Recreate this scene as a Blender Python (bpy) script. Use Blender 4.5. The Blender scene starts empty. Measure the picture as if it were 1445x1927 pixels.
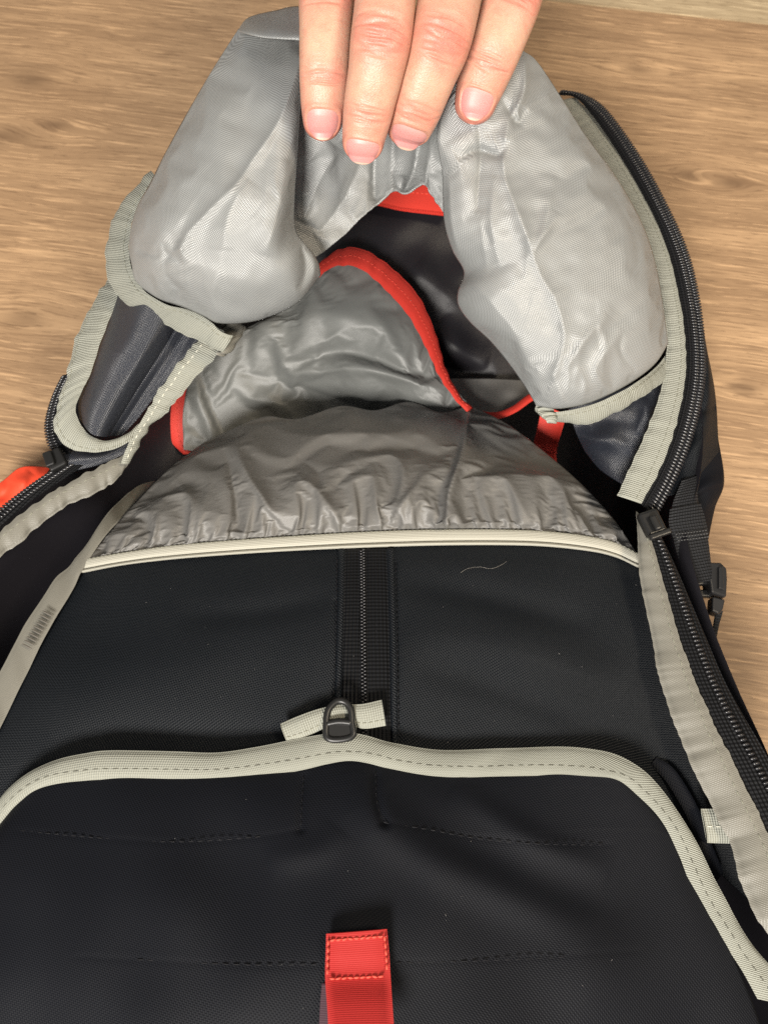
import bpy, bmesh, math, random
import numpy as np
from mathutils import Vector

random.seed(7)
rng = np.random.default_rng(7)
SC = bpy.context.scene
COL = SC.collection

# ------------------------------------------------------------------ camera, light, exposure
H = 0.42                       # lens height above the floor (m)
PITCH = math.radians(20)
F = 1500.0                     # focal length, in photo pixels (photo 1445 x 1927)
cam_d = bpy.data.cameras.new('camera')
cam = bpy.data.objects.new('camera', cam_d)
COL.objects.link(cam)
cam.location = (0, 0, H)
cam.rotation_euler = (PITCH, 0, 0)
cam_d.sensor_fit = 'VERTICAL'
cam_d.sensor_height = 9.8
cam_d.sensor_width = 7.35
cam_d.lens = F / 1927 * 9.8
cam_d.clip_start = 0.01
cam_d.clip_end = 50
cam_d.dof.use_dof = True
cam_d.dof.focus_distance = 0.285
cam_d.dof.aperture_fstop = 5.6
SC.camera = cam
SC.view_settings.view_transform = 'Standard'
SC.view_settings.look = 'None'
SC.view_settings.gamma = 1
SC.view_settings.exposure = 0.2

world = bpy.data.worlds.new('World')
SC.world = world
world.use_nodes = True
bg = world.node_tree.nodes['Background']
bg.inputs[0].default_value = (0.98, 0.97, 0.95, 1)
bg.inputs[1].default_value = 0.22


def area_light(name, loc, target, size, power, color):
    d = bpy.data.lights.new(name, 'AREA')
    d.shape = 'DISK'
    d.size = size
    d.energy = power
    d.color = color
    o = bpy.data.objects.new(name, d)
    COL.objects.link(o)
    o.location = loc
    o.rotation_euler = (Vector(target) - Vector(loc)).to_track_quat('-Z', 'Y').to_euler()
    return o


area_light('front_lamp', (-0.30, -0.95, 1.12), (0.0, 0.15, 0.1), 0.40, 40, (1.0, 0.945, 0.87))
area_light('ceiling_lamp', (0.85, -0.05, 1.45), (0, 0.1, 0), 0.4, 13, (1.0, 0.84, 0.62))

SC.cycles.max_bounces = 8
SC.cycles.use_denoising = False


# ------------------------------------------------------------------ geometry helpers
CP, SP = math.cos(PITCH), math.sin(PITCH)


def P(uvz):
    """photo ray (u, v) met at height z (mm above the floor) -> metres"""
    a = np.asarray(uvz, float)
    up = (a[..., 0] - 722.5) / F
    vp = (a[..., 1] - 963.5) / F
    d = (H - a[..., 2] / 1000.0) / (CP + vp * SP)
    return np.stack([d * up, d * (SP - vp * CP), H + d * (-CP - vp * SP)], -1)


def spline(pts, n, closed=False):
    """centripetal-ish Catmull-Rom through pts, resampled to n points by arc length"""
    p = np.asarray(pts, float)
    if len(p) == 2 and not closed:
        t = np.linspace(0, 1, n)[:, None]
        return p[0] * (1 - t) + p[1] * t
    if closed:
        q = np.vstack([p[-1], p, p[0], p[1]])
    else:
        q = np.vstack([2 * p[0] - p[1], p, 2 * p[-1] - p[-2]])
    out = []
    segs = len(q) - 3
    t = np.linspace(0, 1, 24, endpoint=False)[:, None]
    for i in range(segs):
        a, b, c, d = q[i], q[i + 1], q[i + 2], q[i + 3]
        out.append(0.5 * (2 * b + (c - a) * t + (2 * a - 5 * b + 4 * c - d) * t ** 2 + (3 * b - a - 3 * c + d) * t ** 3))
    out = np.vstack(out + [q[-2][None]])
    L = np.concatenate([[0], np.cumsum(np.linalg.norm(np.diff(out, axis=0), axis=1))])
    s = np.linspace(0, L[-1], n, endpoint=not closed)
    return np.stack([np.interp(s, L, out[:, k]) for k in range(out.shape[1])], 1)


def ss(x, a, b):
    t = np.clip((x - a) / (b - a), 0, 1)
    return t * t * (3 - 2 * t)


def wav(u, v, scale, seed, n=14):
    """smooth random field of unit size with features about scale wide"""
    r = np.random.default_rng(seed)
    o = np.zeros_like(u, dtype=float)
    for i in range(n):
        a = r.uniform(0, 2 * math.pi)
        k = 2 * math.pi / (scale * r.uniform(0.6, 1.8))
        o += np.sin(k * (u * math.cos(a) + v * math.sin(a)) + r.uniform(0, 6.28))
    return o / math.sqrt(n)


def crease_field(u, v, creases, sharp=False):
    o = np.zeros_like(u, dtype=float)
    for c in creases:
        pts, w, amp = c[0], c[1], c[2]
        w2 = c[3] if len(c) > 3 else w       # width on the other side: a sharper fold
        p = spline(pts, 14)
        best = np.full(u.shape, 1e18)
        tt = np.zeros_like(best)
        sg = np.ones_like(best)
        for i in range(len(p) - 1):
            a, b = p[i], p[i + 1]
            ab = b - a
            l2 = max((ab ** 2).sum(), 1e-9)
            t = np.clip(((u - a[0]) * ab[0] + (v - a[1]) * ab[1]) / l2, 0, 1)
            dx, dy = u - a[0] - t * ab[0], v - a[1] - t * ab[1]
            d = dx * dx + dy * dy
            m = d < best
            best[m] = d[m]
            tt[m] = ((i + t) / (len(p) - 1))[m]
            sg[m] = np.sign(ab[0] * dy - ab[1] * dx)[m]
        ww = np.where(sg > 0, w, w2)
        mode = c[4] if len(c) > 4 else 'both'
        if mode == 'both':
            tp = np.sin(np.clip(tt, 0.0, 1) * math.pi) ** 0.6
        elif mode == 'start':                # strongest at its start, dies out
            tp = (1 - tt) ** 1.3
        else:
            tp = 1.0
        if sharp:                            # folded cloth: flat flanks meeting at a crisp line
            o += amp * tp * np.exp(-(np.sqrt(best + 6.0) - 2.45) / (ww * 0.75))
        else:
            o += amp * tp * np.exp(-best / (ww * ww))
    return o


class Acc:
    """collects pieces of one mesh"""
    def __init__(self):
        self.v, self.f, self.uv, self.n = [], [], [], 0
        self.attr = []

    def add(self, v, f, uv=None, attr=None):
        v = np.asarray(v, float)
        self.v.append(v)
        self.f.extend([tuple(int(i) + self.n for i in q) for q in f])
        self.uv.append(np.zeros((len(v), 2)) if uv is None else np.asarray(uv, float))
        self.attr.append(np.zeros(len(v)) if attr is None else np.asarray(attr, float))
        self.n += len(v)
        return self

    def build(self, name, mat, parent=None, smooth=True, solid=0.0, label=None, kind=None, attr_name=None, wn=False):
        V = np.vstack(self.v)
        me = bpy.data.meshes.new(name)
        me.from_pydata([tuple(x) for x in V], [], self.f)
        me.materials.append(mat)
        UV = np.vstack(self.uv)
        lay = me.uv_layers.new(name='UVMap')
        li = np.zeros(len(me.loops), dtype=np.int32)
        me.loops.foreach_get('vertex_index', li)
        lay.data.foreach_set('uv', UV[li].astype(np.float32).ravel())
        if attr_name:
            at = me.attributes.new(attr_name, 'FLOAT', 'POINT')
            at.data.foreach_set('value', np.concatenate(self.attr).astype(np.float32))
        if smooth:
            me.polygons.foreach_set('use_smooth', [True] * len(me.polygons))
        me.update()
        o = bpy.data.objects.new(name, me)
        COL.objects.link(o)
        if parent:
            o.parent = parent
        if solid:
            m = o.modifiers.new('thickness', 'SOLIDIFY')
            m.thickness = solid / 1000
            m.offset = -1
        if label:
            o['label'] = label
        if kind:
            o['kind'] = kind
        return o


CAMP = np.array([0, 0, H])


def grid_mesh(G, acc, face_cam=True, uv0=(0, 0)):
    """G (n, m, 3) metres -> quads with uv in metres"""
    n, m = G.shape[:2]
    idx = np.arange(n * m).reshape(n, m)
    a, b, c, d = idx[:-1, :-1], idx[:-1, 1:], idx[1:, 1:], idx[1:, :-1]
    q = np.stack([a, b, c, d], -1).reshape(-1, 4)
    if face_cam:
        V = G.reshape(-1, 3)
        nn = np.cross(V[q[:, 2]] - V[q[:, 0]], V[q[:, 3]] - V[q[:, 1]])
        if (nn * (CAMP - V[q[:, 0]])).sum() < 0:
            q = q[:, ::-1]
    du = np.concatenate([np.zeros((n, 1)), np.cumsum(np.linalg.norm(np.diff(G, axis=1), axis=2), 1)], 1)
    dv = np.concatenate([np.zeros((1, m)), np.cumsum(np.linalg.norm(np.diff(G, axis=0), axis=2), 0)], 0)
    du = du - du[:, m // 2:m // 2 + 1]
    dv = dv - dv[n // 2:n // 2 + 1, :]
    acc.add(G.reshape(-1, 3), q, np.stack([du + uv0[0], dv + uv0[1]], -1).reshape(-1, 2))


class Patch:
    """Coons patch through four boundary curves given as (u, v, z mm); bulge(s, t) and creases raise it"""
    def __init__(self, top, bottom, left, right, n=120, m=120, bulge=None, creases=(), noise=(), sharp=False):
        T, B = spline(top, m), spline(bottom, m)
        L, R = spline(left, n), spline(right, n)
        t = np.linspace(0, 1, n)[:, None, None]
        s = np.linspace(0, 1, m)[None, :, None]
        G = (1 - t) * T[None] + t * B[None] + (1 - s) * L[:, None] + s * R[:, None] - (
            (1 - s) * (1 - t) * T[0] + s * (1 - t) * T[-1] + (1 - s) * t * B[0] + s * t * B[-1])
        S, TT = np.meshgrid(s.ravel(), t.ravel())
        self.S, self.T = S, TT
        if bulge is not None:
            G[..., 2] += bulge(S, TT)
        if creases:
            edge = np.minimum(1, np.minimum(np.minimum(S, 1 - S), np.minimum(TT, 1 - TT)) * 18 + 0.25)
            G[..., 2] += crease_field(G[..., 0], G[..., 1], creases, sharp) * edge
        for (sc, am, sd) in noise:
            G[..., 2] += am * wav(G[..., 0], G[..., 1], sc, sd)
        self.G = G
        self.W = None

    def z(self, u, v):
        d = (self.G[..., 0] - u) ** 2 + (self.G[..., 1] - v) ** 2
        return self.G[..., 2].ravel()[d.argmin()]

    def settle(self, grow, step=2, **k):
        sel = np.ix_(np.arange(0, self.G.shape[0], step), np.arange(0, self.G.shape[1], step))
        self.W = relax(P(self.G)[sel], grow(self.S[sel], self.T[sel]), **k)

    def into(self, acc, dz=0.0, uv0=(0, 0)):
        if self.W is not None:
            grid_mesh(self.W + np.array([0, 0, dz / 1000]), acc, uv0=uv0)
            return acc
        G = self.G.copy()
        G[..., 2] += dz
        grid_mesh(P(G), acc, uv0=uv0)
        return acc


def relax(G, grow, frames=24, bend=0.05, stiff=12.0, pressure=0.0, pin=None, quality=5, up=1):
    """settle a sewn-down grid of cloth G (n, m, 3 metres) that has grow (n, m) too much material: it buckles into folds.
    Runs in a scratch scene and returns the settled grid, refined up times."""
    n, m = G.shape[:2]
    K = 10.0
    idx = np.arange(n * m).reshape(n, m)
    q = np.stack([idx[:-1, :-1], idx[:-1, 1:], idx[1:, 1:], idx[1:, :-1]], -1).reshape(-1, 4)
    V = G.reshape(-1, 3)
    nn = np.cross(V[q[:, 2]] - V[q[:, 0]], V[q[:, 3]] - V[q[:, 1]])
    if (nn * (CAMP - V[q[:, 0]])).sum() < 0:
        q = q[:, ::-1]
    ts = bpy.data.scenes.new('settling')
    me = bpy.data.meshes.new('settling_cloth')
    me.from_pydata([tuple(x) for x in V * K], [], [tuple(x) for x in q])
    o = bpy.data.objects.new('settling_cloth', me)
    ts.collection.objects.link(o)
    vg = o.vertex_groups.new(name='pin')
    if pin is None:
        pin = np.zeros((n, m))
        pin[0] = pin[-1] = 1
        pin[:, 0] = pin[:, -1] = 1
    pr = pin.ravel()
    for i in np.nonzero(pr > 0)[0]:
        vg.add([int(i)], float(pr[i]), 'REPLACE')
    gmax = float(grow.max())
    sg = o.vertex_groups.new(name='grow')
    lv = np.round((1 - grow.ravel() / gmax) * 20).astype(int)      # weight 1 = no extra material
    for k in range(1, 21):
        ids = np.nonzero(lv == k)[0]
        if len(ids):
            sg.add([int(i) for i in ids], k / 20, 'REPLACE')
    md = o.modifiers.new('cloth', 'CLOTH')
    c = md.settings
    c.quality = quality
    c.mass = 0.2
    c.air_damping = 3.0
    c.tension_stiffness = c.compression_stiffness = stiff
    c.shear_stiffness = stiff * 0.5
    c.bending_stiffness = bend
    c.tension_damping = c.compression_damping = 5
    c.shear_damping = 5
    c.bending_damping = 0.5
    c.vertex_group_mass = 'pin'
    c.vertex_group_shrink = 'grow'
    c.shrink_min = -gmax
    c.shrink_max = 0.0
    c.effector_weights.gravity = 0.0
    if pressure:
        c.use_pressure = True
        c.uniform_pressure_force = pressure
    md.collision_settings.use_collision = False
    md.point_cache.frame_start = 1
    md.point_cache.frame_end = frames + 2
    for f in range(1, frames + 1):
        ts.frame_set(f)
    dg = ts.view_layers[0].depsgraph
    ev = o.evaluated_get(dg).data
    co = np.zeros(len(ev.vertices) * 3, dtype=np.float32)
    ev.vertices.foreach_get('co', co)
    out = co.reshape(n, m, 3).astype(float) / K
    bpy.data.objects.remove(o, do_unlink=True)
    bpy.data.scenes.remove(ts)
    if not np.isfinite(out).all():
        out = G.copy()
    for _ in range(up - 1):
        out = refine(refine(out).transpose(1, 0, 2)).transpose(1, 0, 2)
    return out


def refine(A):
    """cubic midpoint insertion along the first axis"""
    p = np.concatenate([2 * A[:1] - A[1:2], A, 2 * A[-1:] - A[-2:-1]])
    mid = (-p[:-3] + 9 * p[1:-2] + 9 * p[2:-1] - p[3:]) / 16
    o = np.empty((2 * len(A) - 1,) + A.shape[1:])
    o[0::2] = A
    o[1::2] = mid
    return o


def dome(sp=2.2, se=0.6, t0=6, te=0.6):
    return lambda s, t: np.clip(1 - np.abs(2 * s - 1) ** sp, 0, 1) ** se * np.clip(1 - np.abs(2 * t - 1) ** t0, 0, 1) ** te


def pucker_curve(x, wl, seed):
    r = np.random.default_rng(seed + 11)
    k = int(x.max() / wl * 2.6) + 8
    kn = np.cumsum(r.uniform(0.45, 1.35, k)) * wl * 0.55 - wl
    va = r.uniform(0.25, 1.0, k) * np.where(np.arange(k) % 2, 1, -1)
    i = np.clip(np.searchsorted(kn, x) - 1, 0, k - 2)
    t = np.clip((x - kn[i]) / (kn[i + 1] - kn[i]), 0, 1)
    t = t * t * (3 - 2 * t)
    return va[i] * (1 - t) + va[i + 1] * t


def ribbon(A, B, n, acc, thick=1.2, crown=0.5, pucker=(), m=9, hem=None, seed=0, scal=0.0):
    """a folded tape between two edges; top face crowned, closed underneath. pucker: (wavelength mm, amp mm)"""
    a, b = P(spline(A, n)), P(spline(B, n))
    mid = (a + b) / 2
    tan = np.gradient(mid, axis=0)
    tan /= np.linalg.norm(tan, axis=1, keepdims=True) + 1e-12
    ac = b - a
    nor = np.cross(tan, ac)
    nor /= np.linalg.norm(nor, axis=1, keepdims=True) + 1e-12
    sg = np.sign((nor * (CAMP - mid)).sum(1))
    nor *= sg[:, None]
    L = np.concatenate([[0], np.cumsum(np.linalg.norm(np.diff(mid, axis=0), axis=1))])
    W = np.linalg.norm(ac, axis=1)
    r = np.random.default_rng(seed)
    rows, uvs = [], []
    top = np.linspace(0, 1, m)
    for k, x in enumerate(list(top) + list(top[::-1])):
        up = k < m
        e = (1 - abs(2 * x - 1) ** 6)
        h = (thick * 0.5 * e + crown * (1 - (2 * x - 1) ** 2)) if up else (-thick * 0.5 * e + crown * (1 - (2 * x - 1) ** 2) * 0.6)
        hh = np.full(n, h)
        xx = np.full(n, x)
        for (wl, am, *rest) in pucker:
            ph = rest[0] if rest else 0.0
            f = pucker_curve(L * 1000 + x * wl * 0.25, wl, int(ph * 100) + seed)
            side = rest[1] if len(rest) > 1 else None
            k2 = 1.0 if side is None else (x if side == 'b' else 1 - x)
            hh = hh + am * f * k2
            xx = xx + scal * f * (x - 0.5) * 2 * 0.1
        rows.append(a + ac * xx[:, None] + nor * hh[:, None] / 1000)
        uvs.append(np.stack([L, x * W], -1))
    G = np.stack(rows, 1)                      # n, 2m, 3
    nn, mm = G.shape[:2]
    idx = np.arange(nn * mm).reshape(nn, mm)
    nx = np.roll(idx, -1, 1)
    q = np.stack([idx[:-1], nx[:-1], nx[1:], idx[1:]], -1).reshape(-1, 4)
    V = G.reshape(-1, 3)
    # outward check on the first top quad row
    c = np.cross(V[q[m // 2, 2]] - V[q[m // 2, 0]], V[q[m // 2, 3]] - V[q[m // 2, 1]])
    if (c * nor[0]).sum() < 0:
        q = q[:, ::-1]
    f = [tuple(x) for x in q] + [tuple(idx[0]), tuple(idx[-1][::-1])]
    acc.add(V, f, np.stack(uvs, 1).reshape(-1, 2))
    return dict(a=a, ac=ac, nor=nor, L=L, W=W, top=G[:, :m])


def blob(c, ax, ay, az, acc, seg=8, ring=5, attr=None):
    """small ellipsoid with half axes given as vectors"""
    V, Fc = [], []
    for i in range(ring + 1):
        th = math.pi * i / ring
        for j in range(seg):
            ph = 2 * math.pi * j / seg
            V.append(c + ax * math.cos(th) + ay * math.sin(th) * math.cos(ph) + az * math.sin(th) * math.sin(ph))
    for i in range(ring):
        for j in range(seg):
            Fc.append((i * seg + j, i * seg + (j + 1) % seg, (i + 1) * seg + (j + 1) % seg, (i + 1) * seg + j))
    acc.add(np.array(V), Fc)


def stitches_line(pts, nor, acc, pitch=3.0, length=2.0, r=0.22, lift=0.12, jit=0.1):
    """dashes of thread along a 3-D polyline pts (k,3) with normals nor"""
    L = np.concatenate([[0], np.cumsum(np.linalg.norm(np.diff(pts, axis=0), axis=1))]) * 1000
    s = 0.5
    while s + length < L[-1]:
        c = np.array([np.interp(s + length / 2, L, pts[:, k]) for k in range(3)])
        p0 = np.array([np.interp(s, L, pts[:, k]) for k in range(3)])
        p1 = np.array([np.interp(s + length, L, pts[:, k]) for k in range(3)])
        nn = np.array([np.interp(s, L, nor[:, k]) for k in range(3)])
        t = (p1 - p0)
        t /= np.linalg.norm(t) + 1e-12
        nn = nn - t * (nn @ t)
        nn /= np.linalg.norm(nn) + 1e-12
        sd = np.cross(t, nn)
        t2 = t + sd * random.uniform(-jit, jit)
        blob(c + nn * lift / 1000, t2 * length / 2000, nn * r / 1000, sd * r / 1000, acc, 5, 4)
        s += pitch


def ribbon_stitch(info, x, acc, **k):
    i = x * (info['top'].shape[1] - 1)
    j = int(i)
    w = i - j
    pts = info['top'][:, j] * (1 - w) + info['top'][:, min(j + 1, info['top'].shape[1] - 1)] * w
    stitches_line(pts, info['nor'], acc, **k)


def teeth_row(path, nrm, side, acc, pitch, l_al, l_ac, l_n, off=0.0, phase=0.0):
    """coil bumps along a 3-D polyline"""
    L = np.concatenate([[0], np.cumsum(np.linalg.norm(np.diff(path, axis=0), axis=1))]) * 1000
    s = pitch * (0.5 + phase)
    while s < L[-1] - pitch * 0.4:
        c = np.array([np.interp(s, L, path[:, k]) for k in range(3)])
        nn = np.array([np.interp(s, L, nrm[:, k]) for k in range(3)])
        sd = np.array([np.interp(s, L, side[:, k]) for k in range(3)])
        sd /= np.linalg.norm(sd) + 1e-12
        nn /= np.linalg.norm(nn) + 1e-12
        t = np.cross(sd, nn)
        blob(c + sd * off / 1000 + nn * l_n * 0.4 / 1000, sd * l_ac / 1000, t * l_al / 1000, nn * l_n / 1000, acc, 7, 5)
        s += pitch


def on_ribbon(info, x):
    return info['a'] + info['ac'] * x, info['nor'], info['ac']


def box_bevel(center, ex, ey, ez, bev, acc_name, mat, parent, label=None):
    """bevelled block; ex, ey, ez are half-extent vectors (metres)"""
    bm = bmesh.new()
    bmesh.ops.create_cube(bm, size=2)
    M = np.stack([ex, ey, ez], 1)
    for v in bm.verts:
        v.co = Vector(center + M @ np.array(v.co))
    bmesh.ops.recalc_face_normals(bm, faces=list(bm.faces))
    bmesh.ops.bevel(bm, geom=list(bm.edges), offset_type='OFFSET', clamp_overlap=True, offset=min(bev / 1000, 0.75 * min(np.linalg.norm(ex), np.linalg.norm(ey), np.linalg.norm(ez))), segments=3, profile=0.5, affect='EDGES')
    bmesh.ops.recalc_face_normals(bm, faces=list(bm.faces))
    me = bpy.data.meshes.new(acc_name)
    bm.to_mesh(me)
    bm.free()
    me.materials.append(mat)
    me.polygons.foreach_set('use_smooth', [False] * len(me.polygons))
    o = bpy.data.objects.new(acc_name, me)
    COL.objects.link(o)
    o.parent = parent
    if label:
        o['label'] = label
    return o


def frame_at(u, v, z, du, dv):
    """local frame at a photo point: along the picture direction (du, dv), its side and the way to the lens"""
    c = P((u, v, z))
    t = P((u + du, v + dv, z)) - c
    t /= np.linalg.norm(t)
    n = np.array([0, 0, 1.0])
    n = n - t * (n @ t)
    n /= np.linalg.norm(n)
    return c, t, np.cross(n, t), n


# ------------------------------------------------------------------ materials
def new_mat(name):
    m = bpy.data.materials.new(name)
    m.use_nodes = True
    nt = m.node_tree
    return m, nt, nt.nodes['Principled BSDF']


class N:
    """tiny node-building helper"""
    def __init__(self, nt):
        self.nt = nt

    def node(self, t, **k):
        n = self.nt.nodes.new(t)
        for a, b in k.items():
            setattr(n, a, b)
        return n

    def link(self, a, b):
        self.nt.links.new(a, b)

    def math(self, op, a, b=None, c=None):
        n = self.node('ShaderNodeMath', operation=op)
        for i, x in enumerate((a, b, c)):
            if x is None:
                continue
            if isinstance(x, (int, float)):
                n.inputs[i].default_value = x
            else:
                self.link(x, n.inputs[i])
        return n.outputs[0]

    def mix(self, fac, a, b):
        n = self.node('ShaderNodeMix', data_type='RGBA')
        for i, x in ((0, fac), (6, a), (7, b)):
            if isinstance(x, (int, float)):
                n.inputs[i].default_value = x
            elif isinstance(x, tuple):
                n.inputs[i].default_value = (*x, 1)
            else:
                self.link(x, n.inputs[i])
        return n.outputs[2]

    def noise(self, vec, scale, detail=3, rough=0.5, dist=0.0):
        n = self.node('ShaderNodeTexNoise')
        n.inputs['Scale'].default_value = scale
        n.inputs['Detail'].default_value = detail
        n.inputs['Roughness'].default_value = rough
        n.inputs['Distortion'].default_value = dist
        if vec is not None:
            self.link(vec, n.inputs['Vector'])
        return n.outputs[0]

    def mapping(self, vec, scale=(1, 1, 1), rot=(0, 0, 0), loc=(0, 0, 0)):
        n = self.node('ShaderNodeMapping')
        n.inputs['Scale'].default_value = scale
        n.inputs['Rotation'].default_value = rot
        n.inputs['Location'].default_value = loc
        self.link(vec, n.inputs['Vector'])
        return n.outputs[0]

    def ramp(self, fac, stops):
        n = self.node('ShaderNodeValToRGB')
        e = n.color_ramp.elements
        while len(e) < len(stops):
            e.new(0.5)
        for x, (p, c) in zip(e, stops):
            x.position = p
            x.color = (*c, 1)
        self.link(fac, n.inputs[0])
        return n.outputs[0]

    def bump(self, h, strength, dist, prev=None):
        n = self.node('ShaderNodeBump')
        n.inputs['Strength'].default_value = strength
        n.inputs['Distance'].default_value = dist
        self.link(h, n.inputs['Height'])
        if prev is not None:
            self.link(prev, n.inputs['Normal'])
        return n.outputs[0]


def fabric(name, col, rough, pitch, pattern='plain', bump=0.5, dist=0.00012, spec=0.5, var=0.12, sheen=0.0, coat=0.0, dark=None, wr=0.0):
    m, nt, b = new_mat(name)
    g = N(nt)
    uv = g.node('ShaderNodeUVMap').outputs[0]
    sep = g.node('ShaderNodeSeparateXYZ')
    if pattern == 'twill':
        mp = g.mapping(uv, rot=(0, 0, math.radians(32)))
        g.link(mp, sep.inputs[0])
    else:
        g.link(uv, sep.inputs[0])
    k = 2 * math.pi / (pitch / 1000)
    wob = g.noise(uv, 90, 2)
    sx = g.math('SINE', g.math('ADD', g.math('MULTIPLY', sep.outputs[0], k), g.math('MULTIPLY', wob, 1.5)))
    sy = g.math('SINE', g.math('ADD', g.math('MULTIPLY', sep.outputs[1], k), g.math('MULTIPLY', wob, 1.5)))
    if pattern == 'plain':
        h = g.math('MULTIPLY', sx, sy)
    elif pattern == 'rib':            # ribs across the tape
        h = g.math('ADD', sx, g.math('MULTIPLY', sy, 0.25))
    elif pattern == 'ribv':
        h = g.math('ADD', sy, g.math('MULTIPLY', sx, 0.35))
    else:                             # twill
        h = g.math('ADD', g.math('MULTIPLY', sx, 0.7), g.math('MULTIPLY', g.math('MULTIPLY', sx, sy), 0.6))
    hn = g.math('MULTIPLY_ADD', h, 0.5, 0.5)
    c2 = tuple(x * (1 - var) for x in col) if dark is None else dark
    big = g.noise(uv, 25, 3)
    c = g.mix(hn, c2, col)
    c = g.mix(g.math('MULTIPLY', g.math('SUBTRACT', big, 0.35), 0.25), c, tuple(min(1, x * 1.12) for x in col))
    g.link(c, b.inputs['Base Color'])
    b.inputs['Roughness'].default_value = rough
    b.inputs['Specular IOR Level'].default_value = spec
    if sheen:
        b.inputs['Sheen Weight'].default_value = sheen
        b.inputs['Sheen Roughness'].default_value = 0.4
    if coat:
        b.inputs['Coat Weight'].default_value = coat
        b.inputs['Coat Roughness'].default_value = 0.25
    prev = None
    if wr:
        prev = g.bump(g.noise(uv, 120, 4, 0.55, 0.4), wr, 0.0008)
    g.link(g.bump(h, bump, dist, prev), b.inputs['Normal'])
    return m


def plain(name, col, rough, spec=0.5, metal=0.0, bump=0.0, scale=800):
    m, nt, b = new_mat(name)
    g = N(nt)
    co = g.node('ShaderNodeTexCoord').outputs['Object']
    n = g.noise(co, scale, 3)
    c = g.mix(n, tuple(x * 0.85 for x in col), tuple(min(1, x * 1.12) for x in col))
    g.link(c, b.inputs['Base Color'])
    b.inputs['Roughness'].default_value = rough
    b.inputs['Specular IOR Level'].default_value = spec
    b.inputs['Metallic'].default_value = metal
    if bump:
        g.link(g.bump(n, bump, 0.0002), b.inputs['Normal'])
    return m


M_LIN = fabric('grey_nylon', (0.335, 0.347, 0.345), 0.40, 1.0, 'plain', 0.52, 0.00016, spec=1.0, var=0.55, wr=0.03)
M_POCKET = fabric('thin_grey_nylon', (0.145, 0.141, 0.134), 0.43, 0.5, 'plain', 0.3, 0.00007, spec=0.5, var=0.12, wr=0.035)
M_POUCH = fabric('grey_pouch_nylon', (0.135, 0.14, 0.135), 0.47, 0.5, 'plain', 0.25, 0.00006, spec=0.6, var=0.12, wr=0.03)
M_TAPE = fabric('grey_grosgrain', (0.335, 0.342, 0.295), 0.6, 0.85, 'rib', 0.75, 0.00022, spec=0.3, var=0.22, wr=0.08)
M_SATIN = fabric('grey_bias_tape', (0.185, 0.178, 0.152), 0.45, 0.7, 'twill', 0.4, 0.00012, spec=0.4, var=0.15, wr=0.12)
M_PIPE = fabric('pale_elastic', (0.385, 0.375, 0.32), 0.55, 0.7, 'ribv', 0.4, 0.00012, spec=0.3, var=0.12)
M_BLK = fabric('black_pack_cloth', (0.0045, 0.0066, 0.0098), 0.52, 0.92, 'twill', 0.75, 0.0002, spec=0.24, var=0.5, wr=0.05)
M_FLAPB = fabric('black_twill', (0.0036, 0.0045, 0.0078), 0.62, 0.9, 'twill', 0.55, 0.00014, spec=0.17, var=0.4, wr=0.05)
M_COAT = fabric('black_coated_cloth', (0.026, 0.031, 0.046), 0.40, 0.9, 'plain', 0.8, 0.00018, spec=1.0, var=0.6, wr=0.03)
M_INNER = fabric('black_coated_lining', (0.012, 0.011, 0.014), 0.45, 0.6, 'plain', 0.3, 0.00008, spec=0.35, var=0.2, wr=0.1)
M_RED = fabric('red_binding', (0.64, 0.045, 0.03), 0.55, 0.8, 'rib', 0.4, 0.00015, spec=0.35, var=0.15, wr=0.08)
M_REDW = fabric('red_webbing', (0.38, 0.02, 0.018), 0.65, 0.55, 'rib', 0.25, 0.0001, spec=0.25, var=0.15, wr=0.1)
M_WEB = fabric('black_webbing', (0.02, 0.021, 0.024), 0.6, 1.3, 'rib', 1.0, 0.0004, spec=0.4, var=0.5)
M_ZTAPE = fabric('black_zip_tape', (0.006, 0.0065, 0.008), 0.65, 1.5, 'ribv', 0.9, 0.0003, spec=0.2, var=0.4)
M_COIL = plain('black_nylon_coil', (0.016, 0.016, 0.018), 0.28, 0.6)
M_PLAS = plain('black_plastic', (0.014, 0.014, 0.015), 0.38, 0.5, bump=0.1, scale=2500)
M_THREAD = plain('grey_thread', (0.25, 0.25, 0.20), 0.7, 0.3)
M_THREADP = plain('pale_thread', (0.62, 0.61, 0.52), 0.6, 0.3)
M_THREADB = plain('black_thread', (0.006, 0.006, 0.008), 0.7, 0.3)
M_THREADR = plain('red_thread', (0.62, 0.075, 0.05), 0.6, 0.3)
M_METAL = plain('black_metal', (0.014, 0.014, 0.014), 0.38, 0.5, 0.2)


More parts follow.
